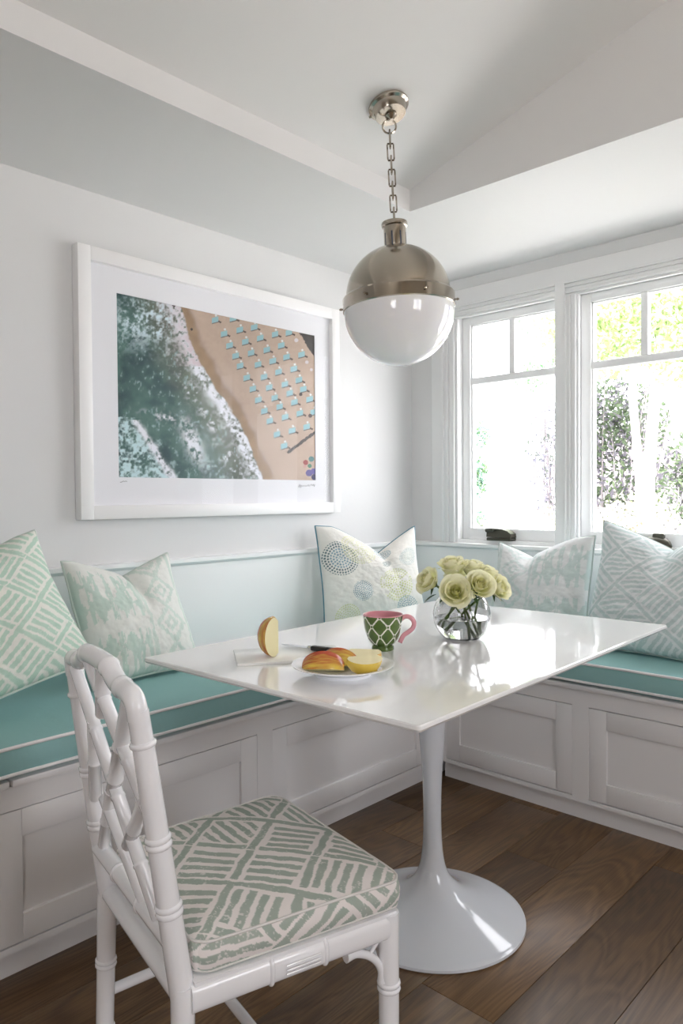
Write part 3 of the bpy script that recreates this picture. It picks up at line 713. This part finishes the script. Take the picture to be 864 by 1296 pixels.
# seat cushion (loose box cushion)
SCO = CO+Vector((0, 0, .4128*KC+CZ))
cush = empty('seat_cushion', SCO, CA); cush.scale = (KC, KC, KC); tag(cush, 'box seat cushion with sage brushstroke print on the white bamboo chair', 'cushion')
def trap(u, v):  # -1..1 square to the tapered seat
    y = .003+v*.1835; hw_ = .2035+.0155*v
    return hw_*u, y
NUc, NVc = 300, 250
U, V = np.meshgrid(np.linspace(-1, 1, NUc), np.linspace(-1, 1, NVc))
mN = np.maximum(np.abs(U), np.abs(V))+1e-9; dU, dV = U/mN, V/mN
rc = .16
ax_, ay_ = np.clip((np.abs(dU)-(1-rc))/rc, 0, 1), np.clip((np.abs(dV)-(1-rc))/rc, 0, 1)
kk = 1-.05*(ax_*ay_)**2
U2, V2 = U*kk, V*kk
X, Y = trap(U2, V2); Hc = .052
Zt = Hc+.012*(1-mN**3)-.004*mN**8+.003*(fbm(U*3, V*3, 40)-.5)
topP = np.stack([X, Y, Zt], -1).reshape(-1, 3)
SAGE, LINEN = (164, 177, 166), (240, 234, 231)
topC = mixc(LINEN, SAGE, basket(X, Y, .118, .0, 31)).reshape(-1, 3)
ii = np.arange(NUc*NVc).reshape(NVc, NUc); qt = np.stack([ii[:-1, :-1], ii[:-1, 1:], ii[1:, 1:], ii[1:, :-1]], -1).reshape(-1, 4)
ring = np.concatenate([ii[0, :-1], ii[:-1, -1], ii[-1, :0:-1], ii[:0:-1, 0]])
RP = topP[ring]; NS = 26; sv = []; scl = []
cen = RP[:, :2].mean(0); nd = RP[:, :2]-cen; nd = nd/np.linalg.norm(nd, axis=1)[:, None]
arc = np.concatenate([[0], np.cumsum(np.linalg.norm(np.diff(RP[:, :2], axis=0), axis=1))])
for k in range(1, NS+1):
    t = k/NS; z = RP[:, 2]*(1-t)+.002*t; bul = .006*math.sin(PI*t)
    sv.append(np.column_stack([RP[:, :2]+nd*bul, z])); scl.append(mixc(LINEN, SAGE, basket(arc, np.full_like(arc, -t*.05), .118, .1, 33)))
sv = np.concatenate(sv); nr = len(ring); base_i = NUc*NVc
rows = [ring]+[base_i+np.arange(nr)+k*nr for k in range(NS)]
qs = np.concatenate([np.stack([rows[k], rows[k+1], np.roll(rows[k+1], -1), np.roll(rows[k], -1)], -1) for k in range(NS)])
allF = [list(q) for q in np.concatenate([qt, qs])]+[list(rows[-1][::-1])]
pydata('cover', np.concatenate([topP, sv]), allF, FABRIC, cush, True, np.concatenate([topC, np.concatenate(scl)]))
PIPES = mat('sage_piping', (226, 223, 219), .85)
for zoff, rows_ in ((.0, RP), (0, np.column_stack([RP[:, :2], np.full(nr, .0045)]))):
    st = rows_[::6]; MB().tube([tuple(p) for p in st], .0024, 6, closed=True).build('piping', PIPES, cush)

# ---------------------------------------------------------------- things on the table
ZT = .735
board = empty('cutting_board', (1.012, -1.775, ZT), math.radians(-35)); tag(board, 'thin white cutting board under the knife and apple wedge', 'cutting board')
MB().box(-.078, .078, -.125, .125, 0, .007, .0025).build('board', mat('board_plastic', (252, 252, 249), .2), board)
# knife
kn = empty('paring_knife', (1.020, -1.716, ZT+.0075), math.atan2(.026, .151)); tag(kn, 'paring knife with black riveted handle lying on the cutting board', 'knife')
MB().prism([(-.085, .002), (-.06, .0115), (0, .011), (.004, -.006), (-.05, -.005), (-.075, -.002)], 2, .004, .0054).build('blade', mat('blade_steel', (200, 202, 206), .2, metal=1), kn)
MB().box(-.002, .010, -.0055, .0095, .001, .0105, .002).build('bolster', mat('blade_steel'), kn)
MB().box(.010, .095, -.008, .0085, 0, .0125, .004).build('handle', mat('black_plastic', (28, 27, 28), .3), kn)
rv = MB()
for x in (.028, .052, .076): rv.lathe([(.001, .0131), (.0025, .0131), (.0026, .012)], 10, (x, 0, 0))
rv.build('rivets', mat('blade_steel'), kn)
# plate
pl = empty('plate', (1.225, -1.812, ZT)); tag(pl, 'small white rimmed plate holding the apple slices', 'plate')
MB().lathe([(.001, .006), (.060, .006), (.070, .008), (.080, .0145), (.100, .0195), (.1085, .0215), (.1095, .0235), (.107, .0240), (.098, .0220), (.082, .0185), (.076, .0135), (.066, .0105), (.001, .0100)], 72).build('dish', mat('porcelain', (246, 247, 250), .08, coat=.4), pl, auto=1.2)
MB().lathe([(.056, .007), (.057, 0), (.062, 0), (.063, .007)], 48).build('foot_ring', mat('porcelain'), pl)
# apple wedges
SKIN = mat('apple_skin', (255, 255, 255), .25, attr=True, coat=.3); FLESH = mat('apple_flesh', (246, 236, 190), .45)
def apple_r(ph):  # radius of the apple's section at polar angle ph
    return .040*(1-.10*math.cos(ph)**6+.05*math.cos(ph)-.22*math.exp(-(ph/.22)**2)-.16*math.exp(-((PI-ph)/.2)**2))
def wedge(name, label, loc, rot, w0, w1, scale=1., red=.5, seed=0, group='apple slices on the plate'):
    root = empty(name, loc); root.rotation_euler = rot; tag(root, label, 'apple', group)
    nT, nP = 28, 40; V = []; C_ = []
    for i in range(nT+1):
        th_ = w0+(w1-w0)*i/nT
        for j in range(nP+1):
            ph = PI*j/nP; r = apple_r(ph)*scale
            V.append((r*math.sin(ph)*math.cos(th_), r*math.sin(ph)*math.sin(th_), r*math.cos(ph)*1.08))
            st = float(fbm(th_*14+seed, ph*2.0, seed, 4)); k = float(np.clip((st-.5)*1.7+red+.35*math.cos((th_-w0)/(w1-w0)*PI), 0, 1))*(1-math.exp(-(ph/.35)**2))
            C_.append(lin((226, 196, 84))*(1-k)+lin((186, 74, 44))*k)
    Fc = [[i*(nP+1)+j, (i+1)*(nP+1)+j, (i+1)*(nP+1)+j+1, i*(nP+1)+j+1] for i in range(nT) for j in range(nP)]
    pydata('skin', V, Fc, SKIN, root, True, np.array(C_))
    mb = MB()
    for th_, sg in ((w0, 1), (w1, -1)):
        pts = []
        for s_ in np.linspace(0, 1, 8):
            for j in range(nP+1):
                ph = PI*j/nP; r = apple_r(ph)*scale*s_; pts.append((r*math.sin(ph)*math.cos(th_), r*math.sin(ph)*math.sin(th_), r*math.cos(ph)*1.08))
        mb.add(pts, [[a*(nP+1)+j, a*(nP+1)+j+1, (a+1)*(nP+1)+j+1, (a+1)*(nP+1)+j] for a in range(7) for j in range(nP)])
    mb.build('flesh', FLESH, root, auto=.3)
    return root
# standing wedge: core edge to the right, cut face towards the camera
aw = wedge('apple_wedge', 'upright apple wedge with red and green skin standing on the cutting board', (1.012, -1.806, 0), (0, 0, 0), math.radians(187), math.radians(280), 1.22, .78, 3, 'apple pieces on the table')
aw.location.z = ZT+.0073-min(v.co.z for c in aw.children for v in c.data.vertices)
def lying(label, x, y, heading, w, roll, red, seed, z=.0, tilt_=0, scale=1.0):
    """slice lying on its side: core axis horizontal along heading, turned about that axis by roll"""
    Rm = Matrix.Rotation(heading, 4, 'Z') @ Matrix.Rotation(tilt_, 4, 'Y') @ Matrix.Rotation(roll, 4, 'X') @ Matrix.Rotation(PI/2, 4, 'Y')
    r = wedge('apple_slice', label, (0, 0, 0), (0, 0, 0), -w/2, w/2, scale, red, seed)
    zmin = min((Rm @ v.co).z for c in r.children for v in c.data.vertices)
    Rm.translation = Vector((x, y, ZT+.0103+z-zmin)); r.matrix_world = Rm
hd = YAW  # the picture's left-right direction on the table top
lying('red-skinned apple slice lying skin up at the front left of the plate', 1.203, -1.852, hd-.05, .95, -2.35, .75, 5, scale=1.2)
lying('yellow and orange apple slice lying skin up behind the red one', 1.203, -1.797, hd-.35, .95, -2.35, .40, 9, scale=1.15)
lying('apple slice showing pale flesh at the back of the plate', 1.232, -1.752, hd-.15, .85, -.95, .15, 14)
lying('bright yellow apple slice with its cut face up at the right of the plate', 1.281, -1.813, hd+.30, .95, -.85, -.8, 21, scale=1.0)
# mug
mug = empty('mug', (1.128, -1.566, ZT), YAW); tag(mug, 'green footed mug with white lattice lines and a pink handle', 'mug')
outp = [(.026, 0), (.0275, .002), (.0270, .008), (.0250, .0115), (.0262, .014), (.032, .020), (.0385, .031), (.043, .044), (.0460, .058), (.0485, .076), (.0500, .086)]
outp = smooth_prof(outp, 8); NT = 220
rz = np.array(outp); rz = np.column_stack([np.interp(np.linspace(0, 1, 140), np.linspace(0, 1, len(rz)), rz[:, i]) for i in (0, 1)])
thg = np.linspace(0, 2*PI, NT, endpoint=False); R_, TH = np.meshgrid(rz[:, 0], thg, indexing='ij'); Zg = np.repeat(rz[:, 1:2], NT, 1)
q_ = TH/(2*PI)*7; zz = (Zg-.014)/.072
# ogee trellis with little diamonds where the strands meet
def strand(sgn):
    ph = (q_+sgn*zz*1.5+.25*sgn*0) % 1
    return np.abs(ph-.5)
s1, s2 = strand(1), strand(-1); wob = .0
line = (s1 < .052) | (s2 < .052)
cx = (q_ % 1); node = (zz*3) % 1
dm = np.minimum(s1, s2)+np.maximum(s1, s2)
dia = (np.abs(dm-.17) < .045) & (np.abs(((zz*3) % 2)-1.) < 2)
inner = dm < .125
m_ = ((line & ~inner) | dia) & (Zg > .0135)
gr = mixc((66, 92, 36), (96, 122, 52), fbm(q_*3, zz*5, 50)).reshape(-1, 3); mc = np.where(m_.reshape(-1, 1), lin((236, 236, 220)), gr)
Vm = np.stack([R_*np.cos(TH), R_*np.sin(TH), Zg], -1).reshape(-1, 3); ii = np.arange(140*NT).reshape(140, NT)
qm = np.stack([ii[:-1], np.roll(ii[:-1], -1, 1), np.roll(ii[1:], -1, 1), ii[1:]], -1).reshape(-1, 4)
pydata('body', Vm, qm, mat('mug_glaze', (255, 255, 255), .12, attr=True, coat=.5), mug, True, mc)
PINK = mat('pink_glaze', (218, 150, 160), .15, coat=.4)
MB().lathe([(.0500, .0858), (.0498, .0880), (.0482, .0884), (.0468, .0865), (.0445, .06), (.040, .04), (.030, .022), (.001, .018)], 72).build('lining', PINK, mug, auto=2)['label'] = 'pink glazed inside and rim'
hp = [(.040, 0, .067), (.047, 0, .077), (.056, 0, .0815), (.066, 0, .0800), (.0745, 0, .0720), (.0770, 0, .0620), (.0730, 0, .0515), (.063, 0, .0430), (.0525, 0, .0360), (.0465, 0, .0270), (.0420, 0, .0170)]
hp = smooth_prof(hp, 6); MB().tube(hp, [.0036]*len(hp), 12, flat=1.6).build('handle', PINK, mug, auto=2)['label'] = 'pink curled handle'

# vase with roses
VP = Vector((1.193, -1.320, ZT))
vase = empty('glass_vase', VP); tag(vase, 'round clear glass bowl vase half full of water on the table', 'vase')
VG = bpy.data.materials.new('clear_glass'); VG.use_nodes = True; nt = VG.node_tree; b = nt.nodes['Principled BSDF']
b.inputs['Transmission Weight'].default_value = 1; b.inputs['Roughness'].default_value = 0; b.inputs['IOR'].default_value = 1.48
WT = VG.copy(); WT.name = 'water'; WT.node_tree.nodes['Principled BSDF'].inputs['IOR'].default_value = 1.33
Rv = .076; zc_v = .062
def sph(r, z0, z1, n): return [(math.sqrt(max(r*r-(z-zc_v)**2, 1e-8)), z) for z in np.linspace(z0, z1, n)]
outer = [(.001, .001), (.044, .001)]+sph(Rv, .0015, .114, 34)
inner = sph(Rv-.0028, .114, .006, 34)+[(.001, .005)]
MB().lathe(outer+[(.0560, .116)]+inner, 64).build('bowl', VG, vase, auto=2)
wi = [(.001, .0058)]+sph(Rv-.0032, .0062, .056, 24)+[(.001, .056)]
MB().lathe(wi, 64).build('water', WT, vase, auto=1)
PETAL = bpy.data.materials.new('rose_petal'); PETAL.use_nodes = True; nt = PETAL.node_tree; b = nt.nodes['Principled BSDF']
b.inputs['Roughness'].default_value = .6; b.inputs['Subsurface Weight'].default_value = .0; b.inputs['Specular IOR Level'].default_value = .2
va = nt.nodes.new('ShaderNodeVertexColor'); va.layer_name = 'Col'; nt.links.new(va.outputs[0], b.inputs['Base Color'])
tr = nt.nodes.new('ShaderNodeBsdfTranslucent'); nt.links.new(va.outputs[0], tr.inputs[0]); mx = nt.nodes.new('ShaderNodeMixShader'); mx.inputs[0].default_value = .3
nt.links.new(b.outputs[0], mx.inputs[1]); nt.links.new(tr.outputs[0], mx.inputs[2]); nt.links.new(mx.outputs[0], nt.nodes['Material Output'].inputs[0])
STEM = mat('rose_stem', (96, 122, 62), .5); LEAFG = mat('rose_leaf', (50, 78, 44), .4)
def petal_mesh(rb, rt_, h, half, flare, z0, r_seed, nu=9, nv=8):
    """one cupped petal: bottom radius rb, top radius rt_, height h, half-angle half, rolled lip flare"""
    V = []; C_ = []
    for j in range(nv):
        t = j/(nv-1)
        for i in range(nu):
            s = i/(nu-1)*2-1
            prof_ = h*(t-.22*t**3*abs(s)**2.2)
            r = rb+(rt_-rb)*math.sin(t*PI/2)**.8+flare*max(0, t-.62)**2*7*(1+.25*math.sin(3*s+r_seed))
            a = half*s*(.55+.45*math.sin(min(1, t*1.25)*PI/2))*(1-.18*max(0, t-.8)*5*abs(s))
            z = z0+prof_-flare*max(0, t-.78)**2*9
            V.append((r*math.cos(a), r*math.sin(a), z))
            C_.append(mixc((226, 230, 140), (250, 248, 220), np.array(min(1, .25+t*.9)))[()])
    Fc = [[j*nu+i, j*nu+i+1, (j+1)*nu+i+1, (j+1)*nu+i] for j in range(nv-1) for i in range(nu-1)]
    me = bpy.data.meshes.new('petal'); me.from_pydata(V, [], Fc); me.materials.append(PETAL)
    a = me.color_attributes.new('Col', 'FLOAT_COLOR', 'POINT'); c = np.ones((len(V), 4), np.float32); c[:, :3] = np.array(C_); a.data.foreach_set('color', c.ravel())
    me.polygons.foreach_set('use_smooth', [True]*len(me.polygons)); return me
outer_p = [petal_mesh(.008, .0235+.0012*k, .033-.0015*k, .95, .0035+.0012*k, .0, k*1.7) for k in range(3)]
mid_p = [petal_mesh(.006, .0178+.0014*k, .0355, 1.0, .0026, .001, k*2.1) for k in range(3)]
inn_p = [petal_mesh(.004, .0118+.002*k, .0365, 1.15, .0012, .001, k) for k in range(2)]
def heart_mesh():
    V = []; C_ = []; Fc = []; n = 90; nv = 6
    for k in range(n):  # tight spiral of the centre
        a = k/n*2*PI*2.4; r = .0016+.0086*k/n
        for j in range(nv):
            t = j/(nv-1); V.append((r*math.cos(a)*(1.1-.1*t), r*math.sin(a)*(1.1-.1*t), .006+.0300*t-.002*(k/n)*t)); C_.append(mixc((222, 224, 140), (246, 243, 206), np.array(t*.8))[()])
    Fc = [[k*nv+j, (k+1)*nv+j, (k+1)*nv+j+1, k*nv+j+1] for k in range(n-1) for j in range(nv-1)]
    me = bpy.data.meshes.new('petal_heart'); me.from_pydata(V, [], Fc); me.materials.append(PETAL)
    a = me.color_attributes.new('Col', 'FLOAT_COLOR', 'POINT'); c = np.ones((len(V), 4), np.float32); c[:, :3] = np.array(C_); a.data.foreach_set('color', c.ravel())
    me.polygons.foreach_set('use_smooth', [True]*len(me.polygons)); return me
heart_me = heart_mesh()
def leaf_shape(mb, p, d, Lf, wf, upv=Vector((0, 0, 1))):
    p, d = Vector(p), Vector(d).normalized(); sd = d.cross(upv).normalized(); V = []
    for t in np.linspace(0, 1, 6):
        w_ = wf*math.sin(PI*min(1, t*.9+.08))**.8*(1-t*.15); c = p+d*Lf*t+upv*(-.35*Lf*t*t)
        V += [c-sd*w_+upv*.12*w_, c, c+sd*w_+upv*.12*w_]
    mb.add(V, [[3*i+k, 3*i+k+1, 3*i+k+4, 3*i+k+3] for i in range(5) for k in range(2)])
def rose(label, off, dirv, stem_end, sc=1.0, seed=0):
    """off = bloom base relative to the vase base, dirv = facing, stem_end = stem's lower end in the vase"""
    root = empty('rose', VP+Vector(off)); tag(root, label, 'rose', 'roses in the glass vase')
    rnd = random.Random(seed); R_ = Vector((0, 0, 1)).rotation_difference(Vector(dirv).normalized()).to_matrix().to_4x4() @ Matrix.Scale(sc*1.2, 4)
    def pt(me, ang, extra=0, nm='petal'):
        o = bpy.data.objects.new(nm, me); link(o, root); o.matrix_local = R_ @ Matrix.Rotation(ang, 4, 'Z') @ Matrix.Rotation(extra, 4, 'Y'); return o
    pt(heart_me, rnd.random()*6, 0, 'petal_heart')
    for k in range(4): pt(inn_p[k % 2], k*1.67+seed, rnd.uniform(-.02, .04))
    for k in range(5): pt(mid_p[k % 3], k*1.257+.5+seed, rnd.uniform(-.02, .07))
    for k in range(6): pt(outer_p[k % 3], k*1.047+.2+seed*1.3, rnd.uniform(.02, .17))
    sm = MB()
    for k in range(5):
        a = k*1.257+seed; leaf_shape(sm, R_ @ Vector((0, 0, .002)), R_.to_3x3() @ Vector((math.cos(a), math.sin(a), .15)), .026, .004)
    sm.lathe([(.001, -.006), (.006, -.004), (.0085, .002), (.007, .006)], 12, rot=R_.to_3x3()); sm.build('sepals', LEAFG, root, auto=2)
    e = Vector(stem_end)-Vector(off); mid = Vector((e.x*.35, e.y*.35, -.018))
    ps = [Vector((0, 0, 0)).lerp(mid, t)*(1-t)+mid.lerp(e, t)*t for t in np.linspace(0, 1, 12)]
    MB().tube(ps, [.0030]*11+[.0036], 8).build('stem', STEM, root, auto=2)
# directions in the table plane: r = picture right, n = towards the camera
r_ = Vector((math.cos(YAW), math.sin(YAW), 0)); n_c = Vector((math.sin(YAW), -math.cos(YAW), 0)); z_ = Vector((0, 0, 1))
def rn(a, b, c): return tuple(r_*a+n_c*b+z_*c)
RO = [('pale yellow-green rose at the far left of the bouquet, leaning outwards', (-.078, .000, .148), (-.75, .35, .45), (.030, -.010, .012), 1.0),
      ('pale rose at the top left of the bouquet, seen from its side', (-.022, -.012, .172), (-.10, .25, .95), (.040, .010, .020), 1.08),
      ('large open rose facing the camera at the front of the bouquet', (-.025, .042, .128), (-.12, .92, .38), (.036, .012, .012), 1.12),
      ('open rose facing the camera at the front right of the bouquet', (.036, .036, .140), (.15, .85, .50), (-.058, .012, .040), 1.08),
      ('rose at the top of the bouquet behind the front right one', (.030, -.015, .168), (.12, .1, .98), (-.050, .02, .035), .98),
      ('small rose at the upper right of the bouquet, turned away', (.068, -.020, .155), (.45, -.2, .85), (.028, -.014, .010), .92),
      ('pale rose at the far right of the bouquet, facing right', (.084, .012, .132), (.62, .62, .42), (-.030, -.010, .030), 1.0),
      ('rose at the back of the bouquet, mostly hidden by the others', (.000, -.060, .150), (-.1, -.7, .7), (.015, .010, .010), .95)]
for k, (lb, off, dv, se, sc_) in enumerate(RO):
    rose(lb, rn(off[0]*.93, off[1]*.95, off[2]-.004), rn(*dv), rn(*se), sc_, k+1)
lf = MB()
for a, b, c, da, db, L_ in ((-.07, .02, .120, -.9, .3, .034), (-.05, .05, .118, -.6, .6, .026), (.02, .05, .120, .2, .8, .03), (.07, .04, .122, .8, .3, .034), (.085, .02, .122, .9, .1, .03), (-.03, .04, .16, -.5, .6, .02), (.05, -.03, .185, .4, -.2, .028), (.0, .03, .135, .1, .9, .03), (.012, .04, .13, -.3, .8, .03)):
    leaf_shape(lf, rn(a, b, c), rn(da, db, -.2), L_, L_*.2)
lfo = lf.build('foliage', LEAFG, vase, auto=2); lfo['kind'] = 'stuff'

# ---------------------------------------------------------------- garden outside the windows
GROUND = mat('garden_ground', (206, 206, 204), .9, vary=.15)
struct(MB().box(-14, 14, .13, 16, -.5, -.30).build('ground', GROUND))
struct(MB().box(4.75, 14, -14, .12, -.5, -.12).box(-14, 4.74, -14, -5.75, -.5, -.12).build('terrace', mat('terrace_paving', (206, 200, 190), .9, vary=.1)))
def leaf_mat(name, c1, c2, tl=.45):
    m = bpy.data.materials.new(name); m.use_nodes = True; nt = m.node_tree; b = nt.nodes['Principled BSDF']; b.inputs['Roughness'].default_value = .5
    va = nt.nodes.new('ShaderNodeVertexColor'); va.layer_name = 'Col'; nt.links.new(va.outputs[0], b.inputs['Base Color'])
    tr = nt.nodes.new('ShaderNodeBsdfTranslucent'); nt.links.new(va.outputs[0], tr.inputs[0]); mx = nt.nodes.new('ShaderNodeMixShader'); mx.inputs[0].default_value = tl
    nt.links.new(b.outputs[0], mx.inputs[1]); nt.links.new(tr.outputs[0], mx.inputs[2]); nt.links.new(mx.outputs[0], nt.nodes['Material Output'].inputs[0])
    return m
LEAF = leaf_mat('garden_leaf', None, None)
def leaves(name, parent, blobs, size, cols, seed=0):
    """blobs: (centre, radii, count); each leaf a small bent quad pair"""
    g = np.random.default_rng(seed); V = []; Fc = []; C_ = []
    for c, rad, n in blobs:
        n = int(n*1.9)
        d = g.normal(size=(n, 3)); d /= np.linalg.norm(d, axis=1)[:, None]; rr_ = g.random(n)**.45
        p = np.array(c)+d*rr_[:, None]*np.array(rad)
        a = g.normal(size=(n, 3)); a /= np.linalg.norm(a, axis=1)[:, None]; b = np.cross(a, g.normal(size=(n, 3))); b /= np.linalg.norm(b, axis=1)[:, None]
        s = size*.72*g.uniform(.6, 1.3, n)[:, None]; nrm_ = np.cross(a, b)
        n0 = len(V)*1
        quad = np.stack([p-a*s, p+b*s*.42+nrm_*s*.15, p+a*s, p-b*s*.42+nrm_*s*.15], 1).reshape(-1, 3)
        base_ = sum(len(x) for x in V); V.append(quad)
        idx = base_+np.arange(n*4).reshape(n, 4); Fc.append(idx)
        k = g.integers(0, len(cols), n); C_.append(np.repeat(np.array([lin(x) for x in cols])[k]*g.uniform(.8, 1.15, n)[:, None], 4, 0))
    o = pydata(name, np.concatenate(V), np.concatenate(Fc), LEAF, parent, False, np.clip(np.concatenate(C_), 0, 1)); o['kind'] = 'stuff'; return o
BARK = mat('pale_bark', (226, 220, 212), .8, vary=.15, bump=.3, bscale=12); TWIG = mat('grey_twig', (146, 138, 142), .8)
GREENS = [(166, 186, 128), (184, 200, 150), (204, 214, 170), (150, 172, 122)]
DARKG = [(84, 100, 74), (106, 122, 92), (112, 108, 118), (128, 124, 134), (96, 112, 88)]
PALE = [(222, 224, 190), (236, 230, 214), (190, 200, 140), (244, 240, 234), (140, 130, 122)]
# two-trunk tree
t = empty('garden_tree', (.16, 2.6, -.30)); tag(t, 'pale two-trunked tree with light green crown outside the second window', 'tree')
for pts, r0 in (([(.0, 0, 0), (-.01, 0, 1.1), (-.035, .02, 1.55), (-.075, 0, 2.1), (-.09, .02, 2.5), (-.2, .1, 3.3)], .040), ([(.01, .01, 0), (.03, 0, 1.3), (.05, .02, 1.8), (.12, 0, 2.5), (.2, .1, 3.3)], .055)):
    ps = [Vector(p) for p in smooth_prof(pts, 5)]
    MB().tube(ps, [r0*(1-.45*i/len(ps)) for i in range(len(ps))], 10).build('trunk', BARK, t, auto=2)
leaves('foliage', t, [((-.35, .1, 2.75), (.55, .5, .42), 1500), ((.25, .0, 2.75), (.5, .5, .45), 1500), ((-.1, .2, 3.3), (.8, .6, .4), 1300), ((.35, -.1, 2.35), (.25, .3, .2), 260), ((-.75, .2, 2.95), (.3, .3, .3), 350)], .045, GREENS, 1)
# dense shrubs and twigs behind
def shrub(name, label, loc, blobs, size, cols, seed, twigs=0, spread=.4, hgt=1.5, cat='shrub'):
    t = empty(name, loc); tag(t, label, cat, 'garden shrubs outside the windows'); g = random.Random(seed)
    if twigs:
        tw = MB()
        for k in range(twigs):
            a = g.uniform(0, 2*PI); e = Vector((math.cos(a)*g.uniform(.1, spread), math.sin(a)*g.uniform(.1, spread), hgt*g.uniform(.6, 1.1)))
            b0 = Vector((g.uniform(-.2, .2)*spread, g.uniform(-.2, .2)*spread, 0)); mid = b0.lerp(e, .5)+Vector((g.uniform(-.12, .12), g.uniform(-.12, .12), .1))
            tw.tube([b0.lerp(mid, s)*(1-s)+mid.lerp(e, s)*s for s in np.linspace(0, 1, 7)], [.010*(1-.7*s) for s in np.linspace(0, 1, 7)], 5)
        o = tw.build('branches', TWIG, t, auto=2); o['kind'] = 'stuff'
    leaves('foliage', t, blobs, size, cols, seed)
shrub('garden_shrub', 'dark leafy shrub with bare grey stems behind the two-trunked tree', (-.42, 3.5, -.3), [((-.05, 0, 2.05), (.50, .4, .45), 1500), ((.05, 0, 1.35), (.55, .4, .40), 800)], .045, DARKG, 3, 34, .55, 2.4)
shrub('garden_shrub', 'dark shrub in front of the fence, right of the tree trunks', (-.02, 4.1, -.3), [((.0, 0, 1.6), (.35, .3, .45), 700), ((.1, 0, 1.0), (.4, .3, .5), 800)], .045, DARKG, 4, 16, .4, 2.0)
shrub('flowering_shrub', 'sunlit pale flowering shrub below the tree, by the second window', (.10, 2.05, -.3), [((-.1, 0, 1.05), (.40, .28, .28), 1300), ((.25, 0, 1.15), (.3, .28, .32), 900)], .030, PALE, 5, 0)
shrub('garden_shrub', 'tangled grey twiggy shrub at the right side of the first window', (-.80, 3.1, -.3), [((.05, 0, 1.75), (.32, .3, .62), 620), ((.05, 0, 1.2), (.3, .3, .4), 260)], .035, [(140, 136, 148), (120, 120, 132), (96, 104, 96)], 6, 40, .38, 2.6)
shrub('garden_shrub', 'small blue-green shrub at the left side of the first window', (-1.28, 2.5, -.3), [((.0, 0, 1.58), (.15, .15, .20), 420), ((.04, 0, 1.95), (.14, .12, .14), 150), ((.03, 0, 1.18), (.13, .12, .12), 160)], .035, [(104, 136, 92), (120, 148, 132), (96, 124, 112)], 7, 5, .15, 2.0)
shrub('flowering_shrub', 'low sunlit shrub below the first window', (-.75, 2.4, -.3), [((-.25, 0, 1.10), (.22, .2, .14), 200), ((.22, 0, 1.15), (.25, .2, .2), 320)], .03, PALE, 8, 0)
t2 = empty('garden_tree', (-1.15, 4.4, -.3)); tag(t2, 'pale green tree whose thin crown shows in the upper panes of the first window', 'tree')
MB().tube([(-.35, .3, 0), (-.3, .3, 2.2), (-.1, .2, 3.4)], [.05, .04, .02], 8).build('trunk', BARK, t2)
leaves('foliage', t2, [((.02, 0, 3.0), (.46, .4, .46), 900), ((-.62, 0, 2.75), (.2, .2, .24), 160), ((-.6, 0, 3.3), (.22, .2, .14), 60)], .05, [(120, 164, 118), (140, 178, 128), (108, 146, 108)], 9)
fn = empty('garden_fence', (-.2, 4.75, -.3)); tag(fn, 'weathered grey board fence behind the shrubs', 'fence')
for k in range(24):
    MB().box(-.068, .068, -.011, .011, 0, 2.13+.01*math.sin(k*2.3), .003).build('fence_board', TWIG, fn).location = (-1.0+k*.14, 0, 0)
MB().box(-1.1, 2.3, .011, .05, .4, .49).build('fence_rail', TWIG, fn); MB().box(-1.1, 2.3, .011, .05, 1.8, 1.89).build('fence_rail', TWIG, fn)
